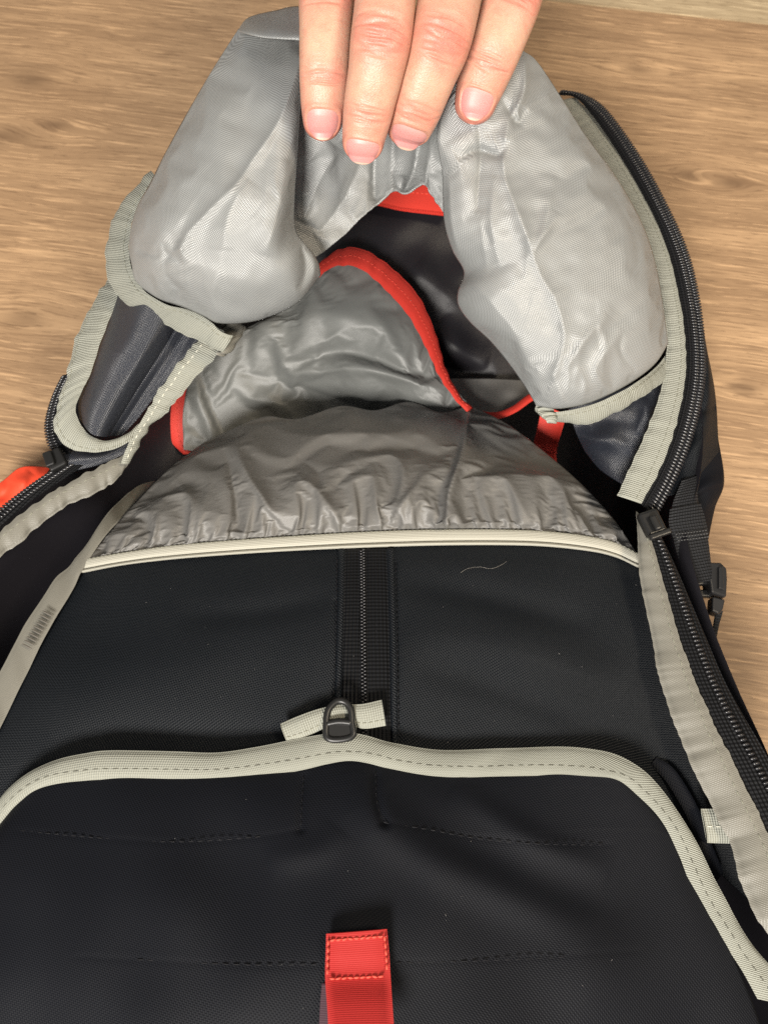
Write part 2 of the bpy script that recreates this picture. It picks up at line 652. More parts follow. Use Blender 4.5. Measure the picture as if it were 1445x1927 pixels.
def wood(name, light, dark, seed, knots=()):
    m, nt, b = new_mat(name)
    g = N(nt)
    co = g.node('ShaderNodeTexCoord').outputs['Object']
    raw = g.node('ShaderNodeSeparateXYZ')
    g.link(co, raw.inputs[0])
    co = g.mapping(co, loc=(seed * 1.37, seed * 0.71, 0))
    warpn = g.node('ShaderNodeTexNoise')
    warpn.inputs['Scale'].default_value = 1.0
    warpn.inputs['Detail'].default_value = 2
    g.link(g.mapping(co, scale=(7, 16, 1)), warpn.inputs['Vector'])
    sep = g.node('ShaderNodeSeparateXYZ')
    g.link(co, sep.inputs[0])
    yw = g.math('ADD', sep.outputs[1], g.math('MULTIPLY', g.math('SUBTRACT', warpn.outputs[0], 0.5), 0.009))
    knot = None
    for (kx, ky, kr) in knots:               # grain flows round each knot
        dx = g.math('MULTIPLY', g.math('SUBTRACT', raw.outputs[0], kx), 1 / (kr * 3.4))
        dy = g.math('MULTIPLY', g.math('SUBTRACT', raw.outputs[1], ky), 1 / (kr * 1.5))
        r2_ = g.math('ADD', g.math('MULTIPLY', dx, dx), g.math('MULTIPLY', dy, dy))
        e = g.math('POWER', 2.718, g.math('MULTIPLY', r2_, -1.0))
        yw = g.math('SUBTRACT', yw, g.math('MULTIPLY', g.math('MULTIPLY', dy, e), kr * 1.1))
        e2 = g.math('POWER', 2.718, g.math('MULTIPLY', r2_, -9.0))
        knot = e2 if knot is None else g.math('ADD', knot, e2)
    cmb = g.node('ShaderNodeCombineXYZ')
    g.link(sep.outputs[0], cmb.inputs[0])
    g.link(yw, cmb.inputs[1])
    v = cmb.outputs[0]
    def step(n, a, b, k):
        r = g.node('ShaderNodeMapRange', interpolation_type='SMOOTHSTEP')
        for q, x in ((1, a), (2, b), (3, 0.0), (4, k)):
            r.inputs[q].default_value = x
        g.link(n, r.inputs[0])
        return r.outputs[0]
    fine = g.noise(g.mapping(v, scale=(30, 760, 1)), 1.0, 3, 0.6)
    lite = g.noise(g.mapping(v, scale=(26, 600, 1), loc=(7.1, 2.2, 0)), 1.0, 3, 0.6)
    med = g.noise(g.mapping(v, scale=(9, 150, 1)), 1.0, 4, 0.6)
    big = g.noise(g.mapping(v, scale=(5, 30, 1)), 1.0, 3, 0.5)
    pore = g.noise(g.mapping(v, scale=(75, 900, 1), loc=(3.3, 1.7, 0)), 1.0, 2, 0.6)
    mid = tuple((a + c) / 2 for a, c in zip(light, dark))
    f = g.math('ADD', g.math('MULTIPLY', med, 0.55), g.math('MULTIPLY', big, 0.45))
    c = g.ramp(f, [(0.34, tuple(x * 0.8 + y * 0.2 for x, y in zip(dark, light))), (0.52, mid), (0.68, light)])
    c = g.mix(step(fine, 0.52, 0.62, 0.6), c, dark)
    c = g.mix(step(lite, 0.54, 0.66, 0.6), c, tuple(min(1, x * 1.22) for x in light))
    c = g.mix(step(pore, 0.60, 0.66, 0.5), c, tuple(x * 0.7 for x in dark))
    fleck = pore
    kn = g.node('ShaderNodeTexVoronoi')
    kn.inputs['Scale'].default_value = 1.0
    g.link(g.mapping(v, scale=(6.5, 15, 1)), kn.inputs['Vector'])
    ring = g.math('MULTIPLY', g.math('LESS_THAN', kn.outputs['Distance'], 0.10), 0.0)
    smooth = g.node('ShaderNodeMapRange')
    smooth.inputs[1].default_value = 0.02
    smooth.inputs[2].default_value = 0.16
    smooth.inputs[3].default_value = 0.5
    smooth.inputs[4].default_value = 0.0
    g.link(kn.outputs['Distance'], smooth.inputs[0])
    c = g.mix(g.math('MULTIPLY', smooth.outputs[0], med), c, tuple(x * 0.62 for x in dark))
    if knot is not None:
        c = g.mix(g.math('MULTIPLY', g.math('MINIMUM', knot, 1.0), g.math('MULTIPLY_ADD', fine, 0.9, 0.25)), c, tuple(x * 0.75 for x in dark))
    g.link(c, b.inputs['Base Color'])
    b.inputs['Roughness'].default_value = 0.52
    b.inputs['Specular IOR Level'].default_value = 0.4
    g.link(g.bump(g.math('ADD', fine, g.math('MULTIPLY', fleck, 0.5)), 0.25, 0.0005), b.inputs['Normal'])
    return m


# ------------------------------------------------------------------ floor: planks on a dark sub-floor
def structure(o, label=None):
    o['kind'] = 'structure'
    if label:
        o['label'] = label
    return o


M_GAP = plain('dark_joint', (0.03, 0.02, 0.012), 0.8)
acc = Acc()
acc.add([(-3, -3, -0.012), (3, -3, -0.012), (3, 3, -0.012), (-3, 3, -0.012)], [(0, 1, 2, 3)])
floor = structure(acc.build('floor', M_GAP, smooth=False), 'warm oak plank floor under the backpack')
# the one joint in view runs through the two photo points below
j0, j1 = P((1080, 6, 0)), P((1445, 46, 0))
ANG = math.atan2(j1[1] - j0[1], j1[0] - j0[0])
ca, sa = math.cos(ANG), math.sin(ANG)
yj = -j0[0] * sa + j0[1] * ca
KN = []
for u, v, kr in ((55, 150, 0.012), (20, 255, 0.016), (110, 235, 0.008), (1300, 330, 0.010), (1375, 345, 0.008), (1400, 730, 0.010), (45, 600, 0.014), (1200, 130, 0.009)):
    k = P((u, v, 0))
    KN.append((k[0] * ca + k[1] * sa, -k[0] * sa + k[1] * ca, kr))
WOODS = [wood('oak_plank_a', (0.56, 0.365, 0.205), (0.21, 0.125, 0.068), 1.3, KN), wood('pale_oak_plank', (0.60, 0.48, 0.31), (0.28, 0.20, 0.115), 5.1),
         wood('oak_plank_b', (0.50, 0.31, 0.16), (0.26, 0.145, 0.07), 8.4)]
rows = [(yj, yj + 0.2, 1), (yj + 0.2, yj + 0.4, 2), (yj - 0.62, yj, 0), (yj - 0.82, yj - 0.62, 2), (yj - 1.02, yj - 0.82, 1), (yj + 0.4, yj + 0.6, 0)]
for i, (y0, y1, w) in enumerate(rows):
    bm = bmesh.new()
    g = 0.0002
    for (xa, xb) in ((-1.6, 1.6),):
        vs = [bm.verts.new(v) for v in ((xa, y0 + g, -0.01), (xb, y0 + g, -0.01), (xb, y1 - g, -0.01), (xa, y1 - g, -0.01))]
        f = bm.faces.new(vs)
        r = bmesh.ops.extrude_face_region(bm, geom=[f])
        bmesh.ops.translate(bm, vec=(0, 0, 0.01), verts=[x for x in r['geom'] if isinstance(x, bmesh.types.BMVert)])
    bmesh.ops.recalc_face_normals(bm, faces=list(bm.faces))
    bmesh.ops.bevel(bm, geom=[e for e in bm.edges if all(v.co.z > -0.001 for v in e.verts)], offset=0.0006, segments=2, affect='EDGES')
    me = bpy.data.meshes.new('plank')
    bm.to_mesh(me)
    bm.free()
    me.materials.append(WOODS[w])
    o = bpy.data.objects.new('plank', me)
    COL.objects.link(o)
    o.rotation_euler = (0, 0, ANG)
    o.parent = floor

# ------------------------------------------------------------------ backpack
pack = bpy.data.objects.new('backpack', None)
COL.objects.link(pack)
pack['label'] = 'black hiking backpack lying open on the wood floor with grey lined flap and red trim'
pack['category'] = 'backpack'

# --- body: outer shell down to the floor and the coated lining inside
RIM = [(700, 150, 88), (880, 140, 92), (1050, 185, 100), (1130, 225, 108), (1200, 320, 112), (1262, 430, 113), (1298, 540, 112), (1312, 640, 110),
       (1318, 740, 106), (1322, 840, 104), (1312, 920, 102), (1290, 1000, 102), (1330, 1150, 105), (1385, 1290, 110), (1440, 1410, 114), (1520, 1600, 118),
       (1580, 1800, 118), (1500, 2150, 105), (1100, 2330, 100), (700, 2360, 100), (250, 2330, 100), (-120, 2150, 105), (-210, 1800, 112), (-190, 1450, 112), (-130, 1160, 108),
       (-10, 985, 104), (90, 890, 102), (112, 800, 104), (150, 660, 110), (225, 500, 112), (330, 350, 108), (480, 220, 98)]
rim = P(spline(RIM, 240, closed=True))
cen = rim.mean(0)


def loft(rings, acc):
    G = np.stack(rings, 0)
    G = np.concatenate([G, G[:, :1]], 1)
    grid_mesh(G, acc, face_cam=False)


def ring(scale, z=None, fz=None, add=0.0):
    q = rim.copy()
    d = q - cen
    d[:, 2] = 0
    dn = d / (np.linalg.norm(d, axis=1, keepdims=True) + 1e-9)
    q[:, :2] = cen[:2] + d[:, :2] * scale + dn[:, :2] * add / 1000
    if z is not None:
        q[:, 2] = z / 1000
    if fz is not None:
        q[:, 2] = rim[:, 2] * fz
    return q


acc = Acc()
loft([ring(1, None, 1.0), ring(1, None, 0.97, 1.5), ring(1, None, 0.85, 5), ring(1, None, 0.65, 9), ring(1, None, 0.4, 9), ring(1, None, 0.18, 5), ring(1, None, 0.04, -4), ring(0.9, 0.8), ring(0.4, 0.8), ring(0.02, 0.8)], acc)
shell = acc.build('outer_shell', M_BLK, pack)
acc = Acc()
loft([ring(1, None, 1.0), ring(1, None, 0.97, -2.5), ring(1, None, 0.8, -6), ring(0.97, None, 0.55, -6), ring(0.95, None, 0.33, -8), ring(0.85, 22), ring(0.5, 20), ring(0.02, 20)], acc)
acc.build('inner_lining', M_INNER, pack)

# --- flap held open by the hand: grey lining in two lobes and the drawn-up middle
def tension(seed, org, spread, n, r0, r1, amp, ang0, ang1):
    """small random pull lines fanning out from where the cloth is held"""
    r = random.Random(seed)
    out = []
    for i in range(n):
        a = math.radians(r.uniform(ang0, ang1))
        d0 = r.uniform(r0, r1)
        ln = r.uniform(40, 130)
        x, y = org[0] + r.uniform(-spread, spread), org[1] + r.uniform(-spread, spread)
        k = r.uniform(-0.18, 0.18)
        p = [(x + math.cos(a + k * t) * (d0 + ln * t), y + math.sin(a + k * t) * (d0 + ln * t)) for t in (0, 0.5, 1)]
        out.append((p, r.uniform(6, 18), amp * r.uniform(0.4, 1.0) * r.choice((1, 1, -1)), r.uniform(10, 30)))
    return out


lobeL = Patch(
    top=[(449, 54, 189), (475, 50, 190), (520, 54, 191), (574, 50, 192)],
    bottom=[(248, 500, 146), (258, 535, 145), (300, 566, 145), (345, 581, 144), (385, 599, 143), (410, 611, 142), (450, 612, 142), (500, 602, 144), (560, 573, 149), (606, 518, 154)],
    left=[(449, 54, 189), (400, 131, 186), (352, 213, 179), (310, 290, 172), (284, 342, 166), (262, 382, 161), (249, 420, 156), (244, 460, 151), (248, 500, 146)],
    right=[(574, 50, 192), (569, 130, 199), (566, 200, 197), (561, 290, 189), (556, 370, 181), (557, 430, 173), (580, 462, 168), (600, 490, 161), (606, 518, 154)],
    n=200, m=180,
    bulge=lambda s, t: (5 + 15 * ss(t, 0.05, 0.75)) * np.clip(1 - np.abs(2 * s - 1) ** 2.8, 0, 1) ** 0.7 * np.clip(1 - t ** 7, 0, 1) ** 0.6 * ss(t, -0.15, 0.2),
    creases=[([(566, 110), (525, 225), (478, 295), (445, 345), (398, 390), (352, 440)], 14, 2.0, 20, 'all'), ([(470, 340), (430, 400), (420, 470)], 24, 1.8, 34), ([(540, 300), (520, 400), (500, 480)], 22, 1.2, 30),
             ([(350, 440), (335, 470), (300, 465)], 10, 1.6, 16), ([(305, 455), (320, 480), (345, 490)], 9, -1.5, 12), ([(310, 480), (318, 520), (345, 555)], 9, -1.3, 14),
             ([(255, 470), (290, 478), (315, 470)], 8, -1.0), ([(345, 490), (340, 465), (335, 450)], 8, 1.3),
             ([(562, 440), (575, 500), (565, 545)], 14, -2.0), ([(585, 470), (592, 505), (580, 540)], 8, 1.4), ([(265, 380), (275, 420), (262, 450)], 8, 0.8),
             ([(330, 580), (300, 540), (290, 510)], 10, 0.9), ([(420, 600), (400, 560), (410, 500)], 16, 0.8)] + tension(3, (570, 100), 20, 10, 40, 380, 0.5, 98, 132) + tension(4, (270, 520), 14, 9, 10, 60, 0.8, -75, 5),
    sharp=True,
    noise=[(130, 0.5, 3), (45, 0.14, 4)])
middle = Patch(
    top=[(552, 175, 194), (640, 168, 194), (740, 165, 194), (800, 172, 194), (858, 196, 195)],
    bottom=[(592, 490, 148), (640, 452, 152), (680, 412, 156), (716, 380, 158), (742, 362, 160), (766, 364, 160), (796, 349, 160), (815, 372, 157), (840, 412, 152)],
    left=[(552, 175, 194), (546, 260, 184), (543, 340, 172), (548, 410, 162), (570, 460, 153), (592, 490, 148)],
    right=[(858, 196, 195), (850, 260, 185), (846, 330, 168), (840, 412, 152)],
    n=120, m=130,
    bulge=lambda s, t: -9 * np.sin(math.pi * s) * np.sin(math.pi * np.clip(t, 0, 1)) ** 0.8 + 4 * np.exp(-((s - 0.28) / 0.16) ** 2) * np.sin(math.pi * t),
    creases=[([(706, 270), (702, 320), (704, 372)], 8, -3.5, 14, 'all'), ([(790, 250), (778, 320), (758, 366)], 8, -3.5, 15, 'all'), ([(740, 270), (735, 320), (738, 360)], 16, 2.6, 16, 'all'),
             ([(815, 230), (808, 290), (800, 350)], 12, 2.5, 10, 'all'), ([(640, 280), (600, 340), (570, 420)], 26, 2.2), ([(680, 300), (650, 370), (600, 440)], 16, -1.6), ([(757, 330), (757, 360)], 5, 1.5)] + tension(8, (700, 250), 60, 12, 0, 60, 0.8, 70, 130),
    sharp=True,
    noise=[(70, 0.4, 8)])
lobeR = Patch(
    top=[(826, 220, 196), (846, 186, 200), (886, 146, 202), (938, 110, 202), (985, 95, 198)],
    bottom=[(1010, 766, 138), (1050, 772, 138), (1100, 764, 138), (1150, 744, 138), (1200, 715, 138), (1235, 685, 139), (1258, 648, 141)],
    left=[(826, 220, 196), (822, 262, 191), (832, 330, 182), (835, 415, 172), (850, 470, 165), (872, 512, 159), (861, 548, 155), (862, 575, 152), (884, 607, 149), (924, 645, 146), (962, 692, 142), (990, 732, 140), (1010, 766, 138)],
    right=[(985, 95, 198), (1012, 116, 194), (1062, 190, 185), (1102, 252, 178), (1160, 332, 168), (1206, 412, 159), (1231, 482, 152), (1246, 560, 146), (1258, 648, 141)],
    n=220, m=200,
    bulge=lambda s, t: (4 + 18 * ss(t, 0.05, 0.7)) * np.clip(1 - np.abs(2 * s - 1) ** 2.8, 0, 1) ** 0.7 * np.clip(1 - t ** 7, 0, 1) ** 0.6 * ss(t, -0.15, 0.2),
    creases=[([(958, 225), (948, 320), (985, 425), (1012, 505), (1048, 570), (1062, 640), (1042, 705)], 16, 2.2, 26, 'all'), ([(1045, 330), (1025, 420), (1005, 470)], 18, 1.4, 24), ([(930, 330), (925, 420), (940, 500)], 20, 1.6, 26),
             ([(1140, 590), (1090, 655), (1055, 705)], 12, 1.8, 16), ([(1170, 620), (1120, 690), (1140, 730)], 12, 1.3, 16), ([(1050, 400), (1015, 455), (1000, 480)], 12, 1.2),
             ([(900, 235), (905, 290), (898, 400)], 9, -2.2, 26), ([(860, 300), (900, 283), (940, 292), (955, 262)], 9, -2.6, 16), ([(940, 180), (972, 232), (990, 205)], 10, -2.2, 16),
             ([(985, 105), (985, 170), (960, 225)], 9, 2.6, 16), ([(1130, 330), (1190, 440), (1200, 520)], 14, -1.0, 24), ([(880, 520), (960, 610), (1000, 690)], 22, 1.0, 30),
             ([(1090, 770), (1100, 720), (1085, 690)], 10, 0.9), ([(1195, 700), (1165, 660), (1170, 620)], 10, -1.0), ([(845, 330), (850, 420), (868, 500)], 10, 1.0)] + tension(5, (915, 220), 24, 12, 30, 420, 0.5, 52, 92) + tension(6, (1110, 760), 60, 12, 10, 60, 0.8, -110, -50),
    sharp=True,
    noise=[(130, 0.5, 13), (45, 0.14, 14)])
hem = Patch(
    top=[(452, 50, 188), (462, 37, 188), (480, 28, 188), (520, 19, 190), (566, 11, 191), (700, 14, 192), (840, 60, 193), (905, 82, 194), (985, 95, 192)],
    bottom=[(449, 60, 196), (470, 67, 203), (500, 73, 206), (535, 76, 207), (566, 79, 207), (640, 92, 206), (700, 112, 204), (820, 160, 203), (890, 150, 204), (985, 116, 197)],
    left=[(452, 50, 188), (449, 60, 196)], right=[(985, 95, 192), (985, 112, 196)],
    n=30, m=160, bulge=lambda s, t: 5 * np.clip(1 - np.abs(2 * t - 1) ** 2.2, 0, 1) ** 0.6, noise=[(50, 0.35, 21)])
lobeL.settle(lambda s, t: 0.003 + 0.012 * ss(t, 0.6, 1), frames=22, bend=2.5, up=2)
lobeR.settle(lambda s, t: 0.004 + 0.012 * ss(t, 0.55, 1), frames=22, bend=2.5, up=2)
middle.settle(lambda s, t: 0.02 + 0 * s, frames=18, bend=0.5, up=2)
fill = Patch(top=[(576, 72, 202), (600, 78, 202), (700, 104, 201), (820, 154, 200), (892, 146, 200)], bottom=[(564, 180, 193), (640, 172, 193.5), (740, 169, 193.5), (800, 176, 193.5), (862, 200, 194.5)],
             left=[(576, 72, 202), (564, 180, 193)], right=[(892, 146, 200), (862, 200, 194.5)], n=30, m=60, noise=[(60, 0.5, 77)])
acc = Acc()
for q in (lobeL, middle, lobeR, hem, fill):
    q.into(acc)
flap = acc.build('flap_lining', M_LIN, pack, solid=0.7, label='satin grey flap lining gathered up under the fingers')
# black outer cloth of the same flap, just behind the lining
acc = Acc()
for q in (lobeL, lobeR):
    G = q.G.copy()[::4, ::4]
    c = G.reshape(-1, 3).mean(0)
    G[..., :2] = c[:2] + (G[..., :2] - c[:2]) * 0.955
    e = (np.clip(1 - np.abs(2 * q.S[::4, ::4] - 1) ** 2, 0, 1) * np.clip(1 - np.abs(2 * q.T[::4, ::4] - 1) ** 6, 0, 1)) ** 0.5
    G[..., 2] -= 1.5 + 24 * e
    grid_mesh(P(G), acc)
acc.build('flap_cover', M_BLK, pack, solid=0.8)


def Z(pts, z):
    z = np.broadcast_to(np.interp(np.linspace(0, 1, len(pts)), np.linspace(0, 1, len(z)), z) if hasattr(z, '__len__') else z, (len(pts),))
    return [(p[0], p[1], float(k)) for p, k in zip(pts, z)]


def binding(name, A, B, n, mat=None, parent=pack, stitch=None, thread=None, label=None, st_kw=None, **k):
    a = Acc()
    info = ribbon(A, B, n, a, **k)
    o = a.build(name, mat or M_TAPE, parent, label=label)
    if stitch is not None:
        for x in (stitch if isinstance(stitch, (list, tuple)) else [stitch]):
            sa_ = Acc()
            ribbon_stitch(info, x, sa_, **(st_kw or {}))
            sa_.build('stitching', thread or M_THREAD, o, kind='stuff')
    return o, info


# --- bindings of the flap lobes
binding('flap_binding',
        Z([(285, 322), (262, 345), (235, 375), (214, 408), (203, 450), (199, 490), (206, 530), (226, 560), (260, 585), (300, 606), (345, 628), (375, 641), (402, 655), (420, 662)], (143, 140, 138, 137, 136)),
        Z([(300, 340), (276, 365), (258, 395), (248, 425), (243, 465), (247, 500), (260, 532), (286, 558), (320, 575), (360, 585), (392, 602), (414, 622), (430, 630), (440, 632)], (148, 147, 147, 146, 141)),
        260, stitch=0.86, pucker=[(12, 0.35, 0.3), (5, 0.12, 1)], st_kw=dict(pitch=2.6, length=1.8), scal=0.12, thick=1.6)
binding('flap_binding',
        Z([(414, 612), (425, 630), (420, 655), (408, 668)], (136, 136, 134)), Z([(445, 605), (462, 615), (450, 640), (425, 660)], (132, 131, 130)), 50, mat=M_SATIN, pucker=[(4, 0.6)], crown=1.2)
binding('flap_binding',
        Z([(1270, 640), (1240, 684), (1202, 716), (1152, 745), (1102, 765), (1056, 774), (1030, 773), (1008, 764)], (110, 122, 134, 138, 137, 137, 136, 136)),
        Z([(1290, 676), (1260, 700), (1240, 724), (1205, 748), (1168, 771), (1130, 790), (1092, 799), (1058, 795), (1030, 790), (1012, 774)], (108, 114, 122, 129, 130, 130, 130, 130, 131, 131)),
        240, stitch=0.18, pucker=[(14, 0.45, 0.8, 'b'), (5, 0.12)], st_kw=dict(pitch=2.6, length=1.8), scal=0.12, thick=1.6)
binding('flap_binding', Z([(1008, 762), (1016, 780), (1030, 795)], 137), Z([(1040, 770), (1046, 782), (1048, 796)], 136), 50, pucker=[(2.6, 0.7)], crown=0.8,
        label='bunched end of the grey flap binding')

# --- right zipper of the opening
ZR_in = [(1046, 196), (1080, 244), (1126, 316), (1176, 396), (1212, 458), (1232, 514), (1244, 572), (1254, 640), (1246, 720), (1224, 790), (1194, 860), (1160, 932)]
ZR_mid = [(1085, 185), (1128, 235), (1182, 318), (1232, 410), (1259, 480), (1276, 550), (1287, 620), (1290, 690), (1281, 760), (1262, 830), (1238, 890), (1206, 948)]
ZR_out = [(1052, 174), (1098, 184), (1140, 213), (1202, 300), (1252, 392), (1287, 470), (1306, 540), (1318, 620), (1321, 700), (1311, 770), (1291, 840), (1264, 905), (1228, 975)]
zr = (112, 118, 121, 122, 120, 118, 114)
o, _ = binding('zipper_binding', Z(ZR_in, zr), Z(ZR_mid, zr), 300, stitch=0.72, pucker=[(10, 0.35, 0.2, 'a'), (6, 0.2, 2, 'a')], st_kw=dict(pitch=2.7, length=1.9), thick=1.6, scal=0.2)


def zipper(name, A, B, n, rows, parent=pack, pitch=1.45, size=(0.62, 1.7, 0.75), label=None, thick=1.0, tooth_mat=None):
    a = Acc()
    info = ribbon(A, B, n, a, thick=thick, crown=0.3)
    o = a.build(name, M_ZTAPE, parent, label=label)
    t = Acc()
    for i, x in enumerate(rows):
        pth, nr, sd = on_ribbon(info, x)
        teeth_row(pth + nr * thick * 0.6 / 1000, nr, sd, t, pitch, *size, phase=0.5 * (i % 2))
    t.build('zipper_teeth', tooth_mat or M_COIL, o, kind='stuff')
    return o, info


ZR_mid2 = [(1050, 178)] + [(u - 1, v) for u, v in ZR_mid]
zipR, zr_info = zipper('zipper', Z(ZR_mid2, zr), Z([(u + 3, v) for u, v in ZR_out], [k - 1 for k in zr]), 320, (0.56, 0.86))
# rib lines beside the coil
rb = Acc()
for x in (0.22, 0.36):
    pth, nr, sd = on_ribbon(zr_info, x)
    teeth_row(pth + nr * 0.0006, nr, sd, rb, 0.9, 0.35, 0.35, 0.25)
rb.build('stitching', M_THREADB, zipR, kind='stuff')

# --- closed run of the same zipper below the slider
ZL_in = [(1197, 962), (1200, 1040), (1205, 1100), (1222, 1180), (1238, 1270), (1264, 1350), (1300, 1440), (1345, 1532), (1374, 1590), (1392, 1660), (1420, 1722), (1455, 1775), (1500, 1850)]
ZL_mid = [(1212, 975), (1232, 1040), (1252, 1110), (1278, 1200), (1311, 1290), (1347, 1370), (1392, 1460), (1445, 1570), (1490, 1670), (1520, 1760), (1540, 1850)]
ZL_out = [(1232, 985), (1268, 1060), (1296, 1125), (1330, 1205), (1362, 1280), (1400, 1350), (1450, 1435), (1510, 1550), (1550, 1660), (1575, 1760), (1590, 1850)]
zl = (112, 114, 118, 122, 126, 128)
binding('zipper_binding', Z(ZL_in, zl), Z(ZL_mid, [k + 2 for k in zl]), 320, mat=M_SATIN, stitch=0.74, thread=M_THREAD, pucker=[(17, 0.6, 0.5, 'a'), (9, 0.35, 2.2, 'a'), (4, 0.08, 1, 'a')], st_kw=dict(pitch=3.0, length=2.1), scal=0.15, thick=1.8, crown=0.9)
zipRL, _ = zipper('zipper', Z([(u - 2, v) for u, v in ZL_mid], [k + 1 for k in zl]), Z(ZL_out, [k - 1 for k in zl]), 320, (0.55,), pitch=1.75, size=(0.72, 1.5, 0.95))
# slider of the right zipper
c, t, s_, n_ = frame_at(1225, 985, 117, 14, 28)
sl = box_bevel(c, t * 0.0052, s_ * 0.0042, n_ * 0.0022, 1.2, 'zipper_slider', M_METAL, pack)
box_bevel(c + n_ * 0.0032 + t * 0.001, t * 0.0032, s_ * 0.0014, n_ * 0.0014, 0.8, 'bridge', M_METAL, sl)
box_bevel(c + n_ * 0.0026 + t * 0.0058, t * 0.0012, s_ * 0.0046, n_ * 0.0012, 0.7, 'pull_ring', M_METAL, sl)

# --- pack side right of the zipper, webbing strap and buckle
sideP = Patch(top=[(1290, 560, 96), (1318, 600, 100), (1326, 640, 98)], bottom=[(1245, 935, 96), (1290, 920, 96), (1352, 850, 90)],
              left=[(1290, 560, 96), (1305, 700, 100), (1280, 830, 100), (1245, 935, 96)], right=[(1326, 640, 98), (1345, 740, 94), (1352, 850, 90)],
              n=80, m=50, bulge=lambda s, t: 5 * np.sin(math.pi * s), creases=[([(1300, 760), (1325, 770), (1345, 768)], 7, -1.6, 5, 'all'), ([(1290, 870), (1320, 830), (1345, 820)], 14, 1.2)], noise=[(40, 0.3, 31)])
sideP.into(a := Acc())
a.build('side_panel', M_BLK, pack, solid=0.8)
pk = Patch(top=[(1290, 880, 88), (1322, 850, 87), (1350, 820, 86)], bottom=[(1290, 1060, 84), (1315, 1035, 86), (1332, 1015, 84)], left=[(1290, 880, 88), (1285, 980, 88), (1290, 1060, 84)],
           right=[(1350, 820, 86), (1362, 905, 84), (1345, 955, 82), (1332, 1015, 84)], n=60, m=40, bulge=lambda s, t: 3 * np.sin(math.pi * s), creases=[([(1300, 935), (1330, 915), (1361, 905)], 7, 2.0, 14, 'all')])
pk.into(a := Acc())
a.build('side_pocket', M_FLAPB, pack, solid=0.8)
strap, st_info = binding('compression_strap', Z([(1282, 905), (1266, 945), (1262, 975), (1266, 1010), (1276, 1050), (1296, 1100)], (103, 103, 101, 98, 95)),
                         Z([(1312, 895), (1312, 935), (1322, 970), (1331, 1010), (1336, 1050), (1342, 1092)], (100, 100, 98, 95, 92)), 120, mat=M_WEB, thick=1.8, crown=0.2)
fold, _ = binding('webbing_fold', Z([(1260, 958), (1258, 985), (1266, 1012)], (104, 103, 101)), Z([(1318, 948), (1326, 975), (1332, 1004)], (101, 100, 98)), 60, mat=M_WEB, parent=strap, thick=1.6, crown=0.3)
bt = Acc()
for k in range(3):
    x0, x1 = (1268 + 2 * k, 1006 + 6 * k), (1330 + 2 * k, 998 + 6 * k)
    q = P(spline([(x0[0], x0[1], 103.0), (x1[0], x1[1], 100.2)], 30))
    stitches_line(q, np.tile([0, 0, 1.0], (30, 1)), bt, 1.4, 1.1, 0.3)
bt.build('stitching', plain('grey_bar_tack', (0.06, 0.06, 0.06), 0.6), strap, kind='stuff')


def prism(poly, z1, z0, bev, name, mat, parent, tilt=0.0):
    """moulded block: photo outline at height z1 mm carried straight down to z0 mm, edges rounded"""
    top = P([(u, v, z1) for u, v in poly])
    top[:, 2] += (top[:, 0] - top[:, 0].mean()) * tilt
    bot = top.copy()
    bot[:, 2] = z0 / 1000
    bm = bmesh.new()
    a = [bm.verts.new(x) for x in top]
    b = [bm.verts.new(x) for x in bot]
    bm.faces.new(a)
    bm.faces.new(b[::-1])
    for i in range(len(a)):
        k = (i + 1) % len(a)
        bm.faces.new((a[i], b[i], b[k], a[k]))
    bmesh.ops.recalc_face_normals(bm, faces=list(bm.faces))
    bmesh.ops.bevel(bm, geom=list(bm.edges), offset=bev / 1000, segments=3, profile=0.5, affect='EDGES', clamp_overlap=True)
    me = bpy.data.meshes.new(name)
    bm.to_mesh(me)
    bm.free()
    me.materials.append(mat)
    o = bpy.data.objects.new(name, me)
    COL.objects.link(o)
    o.parent = parent
    return o


bk = prism([(1334, 1059), (1357, 1057), (1370, 1067), (1371, 1088), (1368, 1123), (1336, 1117), (1332, 1090)], 92, 84, 0.9, 'buckle', M_PLAS, pack, -0.35)
prism([(1340, 1122), (1366, 1127), (1361, 1147), (1352, 1156), (1338, 1150)], 91, 85, 0.8, 'buckle_end', M_PLAS, bk, -0.25)
prism([(1352, 1066), (1361, 1065), (1363, 1110), (1351, 1108)], 93.2, 90, 0.5, 'buckle_ridge', M_PLAS, bk, -0.35)
c3, t3, s3, n3 = frame_at(1328, 1094, 88, 34, -4)
box_bevel(c3, t3 * 0.0065, s3 * 0.0016, n3 * 0.002, 0.7, 'buckle_bar', M_PLAS, bk)
c3, t3, s3, n3 = frame_at(1328, 1118, 87, 34, 0)
box_bevel(c3, t3 * 0.0065, s3 * 0.0016, n3 * 0.002, 0.7, 'buckle_bar', M_PLAS, bk)
binding('strap_tail', Z([(1345, 1148), (1340, 1180), (1330, 1215)], (86, 84, 80)), Z([(1360, 1150), (1352, 1178), (1345, 1215)], (86, 84, 80)), 30, mat=M_WEB, thick=1.6, crown=0.1)

